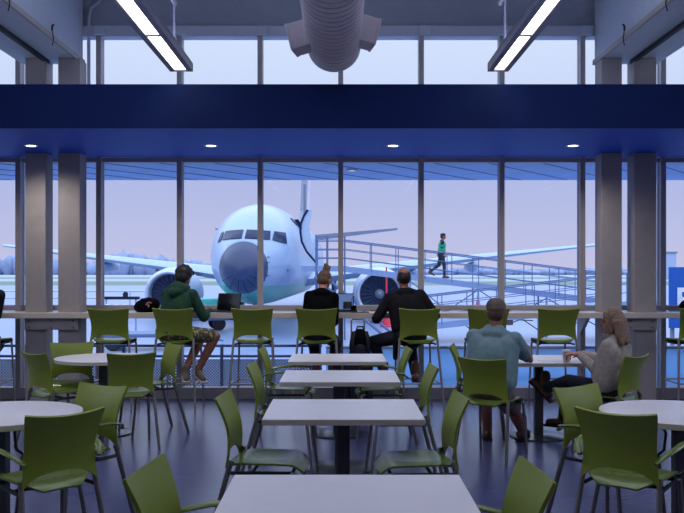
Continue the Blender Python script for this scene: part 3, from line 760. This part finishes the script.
b = B(); lathe(b, [(.001, z + .04), (.1, z + .05), (.11, z + .18), (.06, z + .25), (.001, z + .26)], 16, Matrix.Translation((.18, 0, 0))); obj('lamp', b, 'navycloth', t, True)
t = thing('guard_rail', 'white pipe guard rail on the apron beyond the left windows', 'rail', (PX(130, 60), 60, GZ))
zt = zc(291, 60)
for q in (0, -.5): b = B(); tube(b, [(-9, 0, zt + q), (4.5, 0, zt + q)], .06, 8); obj('rail', b, 'planewhite', t, True)
for k in range(7): b = B(); tube(b, [(-9 + k * 2.25, 0, 0), (-9 + k * 2.25, 0, zt)], .06, 8); obj('post', b, 'planewhite', t, True)
# blue sign
Yg = 18.0
t = thing('blue_sign', 'large blue sign with pale letter E outside the right window', 'sign', (PX(669, Yg), Yg, GZ))
zb, zt = zc(328, Yg), zc(267, Yg)
b = B(); box(b, 0, 1.3, -.04, .04, zb, zt, .01); sg = obj('panel', b, 'bluesign', t)
lx = PX(676.5, Yg) - PX(669, Yg); lz1 = zc(287.5, Yg); lz0 = zc(310.5, Yg); w = .095
zm = (lz0 + lz1) / 2
b = B(); prism(b, [(lx, lz0), (lx + .36, lz0), (lx + .36, lz0 + w), (lx + w, lz0 + w), (lx + w, zm - w / 2), (lx + .32, zm - w / 2), (lx + .32, zm + w / 2), (lx + w, zm + w / 2), (lx + w, lz1 - w), (lx + .36, lz1 - w), (lx + .36, lz1), (lx, lz1)], 'y', -.06, -.041)
obj('lettering', b, 'white', sg)
for x in (.1, 1.2): b = B(); box(b, x - .04, x + .04, .04, .12, 0, zb + .3, .01); obj('post', b, 'planegrey', t)
t = thing('terminal_tower', 'hazy distant grey building beyond the blue sign', 'building', (PX(668, 300), 300, GZ))
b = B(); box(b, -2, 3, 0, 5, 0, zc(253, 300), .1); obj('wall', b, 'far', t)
b = B(); box(b, -2.4, 3.4, -.4, 5.4, zc(253, 300), zc(251.5, 300), .1); obj('roof', b, 'planegrey', t)
# ------------------------------------------------------------------ people
def capsule(bm, p0, p1, r0, r1, n=14):
    p0, p1 = V(p0), V(p1)
    d = p1 - p0
    if d.length < 1e-5: d = V((0, 0, 1e-4))
    L = d.length; q = d.normalized().to_track_quat('Z', 'Y').to_matrix().to_4x4()
    prof = []
    for k in range(7):
        a = -math.pi / 2 + math.pi / 2 * k / 6; prof.append((max(r0 * math.cos(a), 1e-4), r0 * math.sin(a)))
    for k in range(7):
        a = math.pi / 2 * k / 6; prof.append((max(r1 * math.cos(a), 1e-4), L + r1 * math.sin(a)))
    lathe(bm, prof, n, Matrix.Translation(p0) @ q)
def ell(bm, c, r, rot=None, sub=3):
    t = bmesh.new(); bmesh.ops.create_icosphere(t, subdivisions=sub, radius=1)
    m_ = Matrix.Translation(V(c)) @ (rot.to_4x4() if rot is not None else Matrix.Identity(4)) @ Matrix.Diagonal((*r, 1))
    bmesh.ops.transform(t, matrix=m_, verts=t.verts); merge(bm, t)
def meld(name, bm, m, parent, voxel=.007, sm=3):
    # one continuous skin over all the pieces
    bmesh.ops.recalc_face_normals(bm, faces=bm.faces[:])
    me = bpy.data.meshes.new(name); bm.to_mesh(me); bm.free()
    o = bpy.data.objects.new(name, me); COL.objects.link(o)
    md = o.modifiers.new('r', 'REMESH'); md.mode = 'VOXEL'; md.voxel_size = voxel; md.use_smooth_shade = True
    if sm:
        s_ = o.modifiers.new('s', 'SMOOTH'); s_.iterations = sm; s_.factor = .5
    dg = bpy.context.evaluated_depsgraph_get(); dg.update()
    me2 = bpy.data.meshes.new_from_object(o.evaluated_get(dg)); me2.name = name
    o.modifiers.clear(); o.data = me2; bpy.data.meshes.remove(me)
    for p in me2.polygons: p.use_smooth = True
    me2.materials.clear(); me2.materials.append(M[m])
    o.parent = parent
    return o
def ik(a, c, l1, l2, hint):
    a, c = V(a), V(c); d = c - a; L = min(d.length, (l1 + l2) * .995); d.normalize()
    c = a + d * L
    x = (l1 * l1 - l2 * l2 + L * L) / (2 * L); h = math.sqrt(max(0, l1 * l1 - x * x))
    hn = V(hint); hn = (hn - d * hn.dot(d)).normalized()
    return a + d * x + hn * h, c
def rot_between(yv, zv):
    y = V(yv).normalized(); x = y.cross(V(zv)).normalized(); z = x.cross(y)
    return Matrix((x, y, z)).transposed()
def hand(bm, w, d, up, s, curl=.5):
    # w wrist, d direction, up = back of the hand, s = +1 right hand
    R = rot_between(d, up); T = lambda p: V(w) + R @ V(p)
    ell(bm, T((0, .05, 0)), (.040, .052, .016), R, 2); capsule(bm, T((0, -.02, 0)), T((0, .03, 0)), .026, .026, 10)
    for k, (x, l) in enumerate(((-.030, .070), (-.010, .080), (.010, .075), (.029, .058))):
        x = -x * s
        p = T((x, .088, 0)); a = curl * .7
        q = p + R @ (V((0, math.cos(a), -math.sin(a))) * l * .5); a2 = curl * 1.9
        e = q + R @ (V((0, math.cos(a2), -math.sin(a2))) * l * .5)
        capsule(bm, p, q, .0088, .0082, 8); capsule(bm, q, e, .0082, .0072, 8)
    p = T((-s * .034, .028, -.004)); q = p + R @ V((-s * .026, .034, -.012)); e = q + R @ V((-s * .004, .03, -.010))
    capsule(bm, p, q, .012, .010, 8); capsule(bm, q, e, .010, .008, 8)
def person(label, loc, f, hipz, lean, roll, head, hands, feet, top, bottom, shoe, skin='skin', size=1.0, twist=0, sleeve='long', legs='long', hair='short', hairmat='hairdark', foot_dirs=None, elbow_out=.6, kneehint=((-.15, 1, .5), (.15, 1, .5)), hip_off=(0, 0), bulk=0.0, extra=None, elbows=None, curl=.6, sw=1.0):
    t = thing('person', label, 'person', (loc[0], loc[1], 0), yaw(f))
    inv = (Matrix.Translation((loc[0], loc[1], 0)) @ Matrix.Rotation(yaw(f), 4, 'Z')).inverted()
    W = lambda p: inv @ V(p)
    H = V((hip_off[0], hip_off[1], hipz))
    R = Matrix.Rotation(math.radians(roll), 3, 'Y') @ Matrix.Rotation(math.radians(-lean), 3, 'X')
    Rt = R @ Matrix.Rotation(math.radians(twist), 3, 'Z')
    sp = lambda x, y, z: H + (R.lerp(Rt, min(1, z / .4)) if twist else R) @ V((x, y, z)) * size
    hy, hp, hr = head
    hc0 = sp(0, .02, .56)
    Rh = Matrix.Rotation(math.radians(hy), 3, 'Z') @ Matrix.Rotation(math.radians(-hp), 3, 'X') @ Matrix.Rotation(math.radians(hr), 3, 'Y')
    hd = lambda x, y, z: hc0 + Rh @ V((x, y, z)) * size
    k = size
    shl = [sp(-.175 * sw, -.01, .455), sp(.175 * sw, -.01, .455)]
    wr, el, kn, an = [], [], [], []
    for i, s in enumerate((-1, 1)):
        hint = elbows[i] if elbows else (s * elbow_out, -.6, -.8)
        e, w = ik(shl[i], W(hands[i][0]), .29 * k, .26 * k, hint); el.append(e); wr.append(w)
        hip = H + V((s * .09, .0, -.01)) * 1
        kk, a = ik(hip, W(feet[i]) + V((0, 0, .08)), .43 * k, .42 * k, kneehint[i]); kn.append(kk); an.append(a)
    fd = foot_dirs or [(-.15, 1, 0), (.15, 1, 0)]
    def torso(bm, g, low=True):
        if low: ell(bm, sp(0, 0, .02), ((.165 + g) * k, (.125 + g) * k, .13 * k), R)
        ell(bm, sp(0, .0, .15), ((.148 + g + bulk * .6) * k, (.112 + g + bulk) * k, .16 * k), R)
        ell(bm, sp(0, 0, .31), ((.165 + g + bulk * .4) * k, (.118 + g + bulk * .4) * k, .19 * k), Rt)
        capsule(bm, sp(-.135 * sw, -.005, .44), sp(.135 * sw, -.005, .44), (.066 + g) * k, (.066 + g) * k)
        for s in (-1, 1): capsule(bm, sp(s * (.105 + bulk * .4), -.015, .40), sp(s * (.09 + bulk * .6), -.005, .10), (.068 + g + bulk * .4) * k, (.07 + g + bulk * .5) * k)
        for s in (-1, 1): capsule(bm, sp(s * .15, -.01, .45), sp(s * .02, -.01, .515), (.05 + g) * k, (.045 + g) * k)
    # body: one skin
    b = B()
    torso(b, -.012)
    capsule(b, sp(0, -.012, .48), hd(0, -.015, .05), .055 * k, .052 * k)
    ell(b, hd(0, -.012, .135), (.074 * k, .092 * k, .098 * k), Rh); ell(b, hd(0, .022, .085), (.058 * k, .066 * k, .075 * k), Rh)
    capsule(b, hd(0, .082, .125), hd(0, .106, .092), .010, .015 * k, 8); ell(b, hd(0, .082, .055), (.026, .014, .009), Rh, 2); ell(b, hd(0, .072, .024), (.026, .02, .02), Rh, 2)
    for s in (-1, 1):
        ell(b, hd(s * .076, -.012, .108), (.012, .022, .033), Rh, 2); capsule(b, hd(s * .015, .082, .142), hd(s * .05, .068, .142), .010, .009, 8)
    for i, s in enumerate((-1, 1)):
        capsule(b, shl[i], el[i], .047 * k, .040 * k); capsule(b, el[i], wr[i], .040 * k, .027 * k)
        dirn = V(hands[i][1]) if len(hands[i]) > 1 else (wr[i] - el[i])
        if len(hands[i]) > 1: dirn = inv.to_3x3() @ dirn
        up = inv.to_3x3() @ V(hands[i][2]) if len(hands[i]) > 2 else V((0, 0, 1))
        hand(b, wr[i], dirn.normalized(), up, s, curl)
        hip = H + V((s * .09, 0, -.01))
        capsule(b, hip, kn[i], .080 * k, .056 * k); capsule(b, kn[i], kn[i].lerp(an[i], .35), .055 * k, .056 * k); capsule(b, kn[i].lerp(an[i], .35), an[i], .056 * k, .036 * k)
        q = V(fd[i]).normalized(); capsule(b, an[i] + V((0, 0, -.035)) - q * .03, an[i] + V((0, 0, -.05)) + q * .14, .035, .028)
    meld('body', b, skin, t, .0065, 2)
    for s in (-1, 1):
        b = B(); ell(b, hd(s * .033, .074, .118), (.012, .010, .008), Rh, 2); obj('eye', b, 'dark', t, True)
    # clothes
    b = B(); torso(b, .008); capsule(b, sp(0, -.012, .46), sp(0, -.004, .522), .066 * k, .060 * k); capsule(b, sp(-.05, -.05, .49), sp(.05, -.05, .49), .05 * k, .05 * k)
    L = 1.0 if sleeve == 'long' else .0
    for i in range(2):
        g = .014 if sleeve == 'long' else .022
        if sleeve == 'long':
            capsule(b, shl[i], el[i], (.052 + g) * k, (.044 + g) * k); capsule(b, el[i], el[i].lerp(wr[i], .93), (.042 + g) * k, (.028 + g) * k)
        else: capsule(b, shl[i], shl[i].lerp(el[i], .72), (.048 + g) * k, (.046 + g) * k)
    if extra == 'hood':
        ell(b, sp(0, -.085, .50), (.12, .065, .085), R); capsule(b, sp(-.085, -.02, .53), sp(.085, -.02, .53), .045, .045); capsule(b, sp(-.10, -.05, .50), sp(0, -.13, .42), .05, .06); capsule(b, sp(.10, -.05, .50), sp(0, -.13, .42), .05, .06)
    if extra == 'collar': capsule(b, sp(-.05, -.025, .525), sp(.05, -.025, .525), .045, .045)
    if extra == 'long_coat':
        ell(b, sp(.0, .0, -.01), (.19, .13, .13), R); capsule(b, sp(-.16, .0, 0), sp(-.2, .08, -.22), .05, .03)
    meld({'hoodie': 'hoodie', 'polo': 'polo_shirt', 'sweater': 'cardigan', 'jacket': 'jacket', 'worker': 'overalls'}.get(top, 'sweatshirt'), b, top, t, .008, 10)
    b = B(); ell(b, H + V((0, 0, .0)), (.182 * k, .145 * k, .125 * k))
    frac = 1.0 if legs == 'long' else 0
    for i, s in enumerate((-1, 1)):
        hip = H + V((s * .09, 0, -.01))
        if legs == 'long':
            capsule(b, hip, kn[i], .094 * k, .072 * k); capsule(b, kn[i], kn[i].lerp(an[i], .92), .071 * k, .052 * k)
        else: capsule(b, hip, hip.lerp(kn[i], .86), .098 * k, .084 * k)
    meld('trousers' if legs == 'long' else 'shorts', b, bottom, t, .008, 3)
    for i in range(2):
        b = B(); q = V(fd[i]).normalized(); a = an[i]
        capsule(b, a + V((0, 0, -.03)) - q * .035, a + V((0, 0, -.045)) + q * .15, .044, .036); capsule(b, a + V((0, 0, -.04)) + q * .02, a + V((0, 0, .0 if shoe != 'boot' else .12)), .046, .047)
        sh = meld('shoe' if shoe != 'boot' else 'boot', b, shoe, t, .008, 2)
        b = B(); Rf = rot_between(q, (0, 0, 1)); mtx = Matrix.Translation(a + V((0, 0, -.072)) + q * .055) @ Rf.to_4x4(); box(b, -.046, .046, -.14, .145, -.010, .010, .008, mtx); obj('sole', b, 'dark' if shoe == 'boot' else 'sole', sh, True)
    # hair
    b = B()
    if hair == 'short':
        ell(b, hd(0, -.022, .158), (.086 * k, .096 * k, .090 * k), Rh); ell(b, hd(0, -.05, .11), (.078 * k, .066 * k, .085 * k), Rh)
        for q in range(16): a = q * 2.4; ell(b, hd(.06 * math.cos(a), -.02 + .07 * math.sin(a), .20 + .02 * math.sin(q * 5)), (.03, .03, .03), Rh, 2)
        for q in range(4): ell(b, hd(-.045 + q * .03, .062, .185), (.026, .026, .03), Rh, 2)
    elif hair == 'mop':
        ell(b, hd(0, -.022, .165), (.100 * k, .112 * k, .098 * k), Rh); ell(b, hd(0, -.055, .11), (.088 * k, .078 * k, .09 * k), Rh)
        for q in range(26): a = q * 2.4; r = .35 + .65 * ((q * 7) % 10) / 10; ell(b, hd(.085 * r * math.cos(a), -.02 + .095 * r * math.sin(a), .235 - .07 * r * r + .012 * math.sin(q * 5)), (.034, .034, .03), Rh, 2)
        for q in range(5): ell(b, hd(-.06 + q * .03, .07, .185), (.028, .03, .032), Rh, 2)
    elif hair == 'cropped':
        ell(b, hd(0, -.030, .118), (.0785 * k, .080 * k, .082 * k), Rh); ell(b, hd(0, -.03, .15), (.079, .075, .06), Rh)
    elif hair == 'bun':
        ell(b, hd(0, -.022, .148), (.083 * k, .094 * k, .092 * k), Rh); ell(b, hd(0, -.05, .10), (.074, .06, .07), Rh)
        ell(b, hd(.0, -.03, .265), (.042, .042, .05), Rh)
        for q in range(12): a = q * 2.1; ell(b, hd(.032 * math.cos(a), -.03 + .032 * math.sin(a), .255 + .05 * math.sin(q * 1.7)), (.02, .02, .026), Rh, 2)
        ell(b, hd(0, -.03, .235), (.035, .035, .03), Rh)
    elif hair == 'long':
        ell(b, hd(0, -.018, .150), (.090 * k, .100 * k, .098 * k), Rh); ell(b, hd(0, -.055, .08), (.094, .072, .12), Rh); ell(b, hd(0, -.075, -.02), (.100, .060, .10), Rh)
        for q in range(9):
            a = math.pi * (q / 8); x = .085 * math.cos(a); y = -.06 - .05 * math.sin(a)
            capsule(b, hd(x, y, .10), hd(x * 1.15, y - .01, -.085 - .02 * math.sin(q * 3)), .026, .022, 8)
        for s in (-1, 1): capsule(b, hd(s * .068, .03, .19), hd(s * .088, .01, .02), .024, .024)
    if hair != 'none':
        meld('hair', b, hairmat, t, .0065, 1)
    if extra == 'cap_on':
        pass
    t['_'] = 0; del t['_']
    return t, hd, Rh, sp, R
# boy on stool
person('boy in a dark green hoodie and patterned shorts leaning over a laptop at the counter', (-1.98, 9.70), (.40, .92), .875, 24, 0, (2, 14, 0),
    [(P(200, 311, 10.03),), (P(210, 311, 10.05),)], [(-1.80, 9.66, .36), (-1.66, 9.70, .36)], 'hoodie', 'shorts', 'shoe', 'skin2', 1.02, 0, 'long', 'short', 'mop', 'hairdark',
    [(.6, -.75, -.25), (.9, -.6, -.35)], .5, ((.35, 1, .5), (.9, .5, .6)), extra='hood', bulk=.02)
person('woman with a messy hair bun and black sweatshirt working at a laptop on the counter', (-.275, 9.70), (.10, 1), .85, 18, 3, (-24, 28, 0),
    [(P(322, 313, 10.02),), (P(331, 314, 10.02),)], [(-.30, 9.85, .30), (-.12, 9.85, .30)], 'black', 'jeans', 'boot', 'skin', .98, 0, hair='bun', sw=.84, hairmat='hairbrown', elbows=((-.5, -.4, -1), (.12, -.5, -1)))
person('balding man in a dark charcoal jacket leaning on the counter', (.80, 9.73), (-.12, 1), .835, 20, -5, (8, 2, 0),
    [(P(379, 312, 10.04), (.5, .5, 0)), (P(418, 312, 10.03), (-.6, .5, 0))], [(.50, 9.82, .28), (.86, 9.86, .28)], 'jacket', 'jeans', 'boot', 'skin2', 1.04, 0, hair='cropped', hairmat='hairdark', bulk=.04, extra='long_coat', elbows=((-.7, -.4, -1), (.7, -.4, -1)), kneehint=((-.8, 1, .5), (0, 1, .5)))
pc, HC, RC, spc, rc = person('man in a brown cap, pale teal polo shirt and shorts sitting at the small table', (1.27, 7.20), (.42, .91), .535, 10, 2, (14, 2, 0),
    [(P(520, 354, 7.62), (-.3, .3, .9)), (P(530, 358, 7.62), (-.1, .25, .95))], [(1.36, 7.86, .0), (1.68, 7.84, .0)], 'polo', 'khaki', 'boot', 'skin2', 1.02, 0, 'short', 'short', 'cropped', 'hairbrown', [(-.3, 1, 0), (.1, 1, 0)], bulk=.05, extra='collar', elbows=((-.4, -.2, -1), (.55, -.35, -1)), curl=1.0)
b = B(); ell(b, HC(0, -.008, .168), (.087, .104, .078), RC); ell(b, HC(0, -.02, .150), (.084, .10, .05), RC); capsule(b, HC(-.05, .085, .165), HC(.05, .085, .165), .016, .016); ell(b, HC(0, .125, .155), (.075, .075, .010), RC)
meld('cap', b, 'cap', pc, .006, 2)
person('woman with shoulder length greying blond hair and cream cardigan sitting with crossed legs', (2.345, 7.38), (-.72, .69), .515, -7, 0, (10, 8, 0),
    [(P(580, 355, 7.56), (-.9, .2, .15), (0, -.2, 1)), (P(582, 354, 7.80), (-.95, .1, 0))], [(2.08, 8.12, .02), (1.90, 7.84, .40)], 'sweater', 'jeans', 'boot', 'skin', .92, 0, 'long', 'long', 'long', 'hairblond', [(-.1, 1, 0), (-.1, .75, .65)], .3, ((-.1, 1, .6), (-.8, .3, .35)), bulk=.06, sw=.88, curl=.9, elbows=((-.2, -.5, -1), (.3, -.5, -1)))
person('person in a navy top cropped by the left edge at the counter', (PX(-21, 9.6), 9.68), (.05, 1), .85, 10, 0, (0, 10, 0),
    [(P(-30, 311, 10.03),), (P(-14, 311, 10.03),)], [(-4.4, 9.82, .30), (-4.25, 9.82, .30)], 'navycloth', 'jeans', 'boot', 'skin', 1.0, 0, elbow_out=.9)
# worker crossing the ramp
wz = 1.355
b0 = PX(441.5, 31.45)
pk, HW, RW, spw, rw = person('ramp worker in dark clothes and a green safety vest walking up on the boarding ramp', (b0, 31.45), (1, 0), wz + .90, 4, 0, (0, 4, 0),
    [((b0 + .12, 31.25, wz + .78),), ((b0 - .12, 31.68, wz + .80),)], [(b0 - .42, 31.53, wz + .16), (b0 + .10, 31.36, wz - .02)], 'worker', 'worker', 'boot', 'skin2', .97, 0, foot_dirs=[(0, 1, -.5), (0, 1, 0)], kneehint=((0, 1, .1), (0, 1, .1)))
b = B(); ell(b, spw(0, 0, .15), (.172, .150, .19), rw); ell(b, spw(0, 0, .33), (.185, .145, .19), rw); meld('safety_vest', b, 'vest', pk, .01, 2)

# ------------------------------------------------------------------ things on and under the counter
BT = 1.085
def laptop(loc, rz, label, scr, tilt):
    t = thing('laptop', label, 'laptop', loc, rz)
    b = B(); box(b, -.16, .16, -.11, .11, 0, .016, .005); ba = obj('base', b, 'laptop', t)
    b = B()
    for r in range(5):
        for c in range(13): box(b, -.14 + c * .0216, -.123 + c * .0216, .0 + r * .018 - .01, .0145 + r * .018 - .01, .016, .019)
    obj('keyboard', b, 'dark', ba)
    m_ = Matrix.Translation((0, .11, .014)) @ Matrix.Rotation(math.radians(-tilt), 4, 'X')
    b = B(); box(b, -.16, .16, -.004, .006, 0, .215, .004, m_); li = obj('lid', b, 'laptop', t)
    b = B(); box(b, -.148, .148, -.0065, -.0042, .014, .203, 0, m_); obj('screen', b, scr, li)
    return t, m_, li
laptop((PX(223, 10.05), 10.06, BT), -.4, 'open dark laptop in front of the boy in the hoodie', 'dimscreen', 14)
t, m_, li = laptop((PX(339.5, 10.05), 10.06, BT), -.12, 'open laptop with a bright blue screen in front of the woman with the bun', 'screen', 14)
b = B(); box(b, .03, .135, -.0082, -.0066, .02, .11, 0, m_); obj('screen_window', b, 'dimscreen', li)
t = thing('drink_bottle', 'clear plastic bottle of dark drink beside the bright laptop', 'bottle', (PX(353.5, 9.98), 9.98, BT))
b = B(); lathe(b, [(.001, 0), (.033, 0), (.035, .01), (.035, .13), (.03, .155), (.013, .19), (.013, .205), (.001, .205)], 24); obj('body', b, 'bottle', t, True)
b = B(); lathe(b, [(.001, .004), (.031, .004), (.0325, .012), (.0325, .085), (.001, .085)], 24); obj('drink', b, 'cola', t, True)
b = B(); lathe(b, [(.001, .2), (.0155, .2), (.0155, .218), (.001, .218)], 20); obj('cap', b, 'white', t, True)
t = thing('smartphone', 'dark phone lying flat on the counter right of the bottle', 'phone', (PX(363, 9.95), 9.95, BT))
b = B(); box(b, -.075, .075, -.04, .04, 0, .010, .004); obj('case', b, 'laptop', t)
b = B(); box(b, -.07, .07, -.036, .036, .010, .0115, 0); obj('screen', b, 'dimscreen', t)
t = thing('camera_pouch', 'small dark pouch on the counter below the bottle', 'pouch', (PX(353.5, 9.915), 9.922, BT))
b = B(); box(b, -.045, .045, -.02, .02, 0, .035, .012); obj('body', b, 'black', t, True); b = B(); box(b, -.04, .04, -.023, -.019, .014, .019, .001); obj('zip', b, 'leg', t)
t = thing('duffel_bag', 'black bag with a small pink emblem lying on the counter left of the boy', 'bag', (PX(147, 10.05), 10.07, BT))
b = B(); ell(b, (-.02, 0, .07), (.135, .12, .09)); ell(b, (.05, 0, .09), (.10, .11, .085)); ell(b, (-.07, 0, .06), (.09, .11, .07)); meld('body', b, 'black', t, .008, 3)
b = B(); tube(b, [(-.09, -.07, .12), (-.05, -.08, .155), (.04, -.08, .175), (.09, -.07, .15)], .009, 8); obj('strap', b, 'navycloth', t, True)
b = B()
for pts in ([(.01, -.122, .09), (.03, -.122, .115), (.055, -.118, .122), (.075, -.112, .11)], [(.03, -.122, .10), (.045, -.12, .085), (.04, -.122, .065)]): tube(b, pts, .009, 6)
obj('emblem', b, 'pink', t, True)
# suitcase with backpack on it
t = thing('suitcase', 'dark rolling suitcase with raised handle standing between the two seated people', 'suitcase', (PX(358, 9.62), 9.64, 0))
b = B(); box(b, -.17, .17, -.11, .11, .05, .52, .03); sc_ = obj('shell', b, 'navycloth', t, True)
b = B()
for x in (-.1, 0, .1): box(b, x - .01, x + .01, -.117, -.108, .1, .47, .003)
obj('rib', b, 'black', sc_)
for x in (-.13, .13):
    for y in (-.07, .07):
        b = B(); lathe(b, [(.001, -.015), (.026, -.015), (.026, .015), (.001, .015)], 16, Matrix.Translation((x, y, .027)) @ Matrix.Rotation(math.radians(90), 4, 'Y')); obj('wheel', b, 'dark', t, True)
b = B(); tube(b, [(-.075, .09, .5), (-.075, .09, 1.0), (-.06, .09, 1.02), (.06, .09, 1.02), (.075, .09, 1.0), (.075, .09, .5)], .010, 8); obj('handle', b, 'stoolleg', t, True)
t = thing('backpack', 'black backpack standing on the dark suitcase', 'backpack', (PX(360, 9.62), 9.615, .522))
b = B(); ell(b, (0, -.02, .20), (.125, .09, .2)); ell(b, (0, -.02, .10), (.13, .095, .098)); box(b, -.11, .11, -.09, .06, .004, .34, .03); meld('body', b, 'black', t, .009, 4)
b = B(); ell(b, (0, -.10, .13), (.09, .04, .10)); meld('pocket', b, 'navycloth', t, .008, 2)
for s in (-1, 1):
    b = B(); tube(b, [(s * .07, -.09, .37), (s * .085, -.125, .3), (s * .09, -.13, .18), (s * .12, -.09, .04)], .014, 8, (1.5, .5)); obj('strap', b, 'dark', t, True)
b = B(); tube(b, [(-.04, -.03, .385), (-.03, -.03, .42), (.03, -.03, .42), (.04, -.03, .385)], .010, 8); obj('grab_loop', b, 'dark', t, True)
t = thing('travel_bag', 'black bag on the counter cropped by the right edge', 'bag', (PX(690, 10.1), 10.1, BT))
b = B(); ell(b, (0, 0, .07), (.13, .1, .075)); ell(b, (-.03, 0, .1), (.08, .08, .05)); meld('body', b, 'black', t, .008, 3)
b = B(); tube(b, [(-.06, 0, .13), (-.03, 0, .17), (.04, 0, .17), (.07, 0, .12)], .009, 8); obj('handle', b, 'dark', t, True)
# small table
t = thing('paper_cup', 'beige paper cup on the small table by the blond woman', 'cup', (PX(566, 7.70), 7.69, ZT))
b = B(); lathe(b, [(.001, 0), (.027, 0), (.038, .105), (.036, .105), (.025, .004), (.001, .004)], 24); obj('body', b, 'cup', t, True)
b = B(); lathe(b, [(.001, .118), (.034, .118), (.037, .108), (.041, .107), (.041, .101), (.001, .101)], 24); obj('lid', b, 'white', t, True)
t = tag(obj('glare_sheet', (lambda b: (box(b, -.13, .13, -.09, .09, 0, .003, 0), b)[1])(B()), 'paper', loc=(PX(554, 7.85), 7.82, ZT)), 'white sheet painted as a bright reflection on the small table', 'paper')  # flat white sheet put in for a bright reflection on the tabletop
t.rotation_euler.z = .2

# ------------------------------------------------------------------ sky and camera
w = bpy.data.worlds.new('sky'); S.world = w; w.use_nodes = True
nt = w.node_tree; bg = nt.nodes['Background']
tc = nn(nt, 'ShaderNodeTexCoord'); sp3 = nn(nt, 'ShaderNodeSeparateXYZ'); rp = nn(nt, 'ShaderNodeValToRGB')
nt.links.new(tc.outputs['Generated'], sp3.inputs[0]); nt.links.new(sp3.outputs['Z'], rp.inputs['Fac']); nt.links.new(rp.outputs['Color'], bg.inputs['Color'])
e = rp.color_ramp.elements
e[0].position = 0.0; e[0].color = L3(200, 200, 230)
e[1].position = 1.0; e[1].color = (1.7, 1.95, 2.5, 1)
for p, c in ((.055, (190, 194, 230)), (.115, (178, 188, 230)), (.20, (208, 221, 250)), (.28, (216, 230, 255)), (.40, None)):
    q = e.new(p); q.color = L3(*c) if c else (1.5, 1.72, 2.2, 1)
bg.inputs['Strength'].default_value = 1.0
cd = bpy.data.cameras.new('camera'); cam = bpy.data.objects.new('camera', cd); COL.objects.link(cam)
cam.location = (0, 0, EYE); cam.rotation_euler = (math.pi / 2, 0, 0)
cd.sensor_width = 36; cd.lens = F / 684 * 36; cd.shift_y = 16 / 684; cd.clip_end = 5000; cd.clip_start = .05
S.camera = cam
S.view_settings.view_transform = 'Standard'; S.view_settings.look = 'None'; S.view_settings.gamma = 1; S.view_settings.use_curve_mapping = False
S.view_settings.exposure = 0.0
S.cycles.transparent_max_bounces = 16
S.cycles.use_denoising = True
S.cycles.sample_clamp_indirect = 6
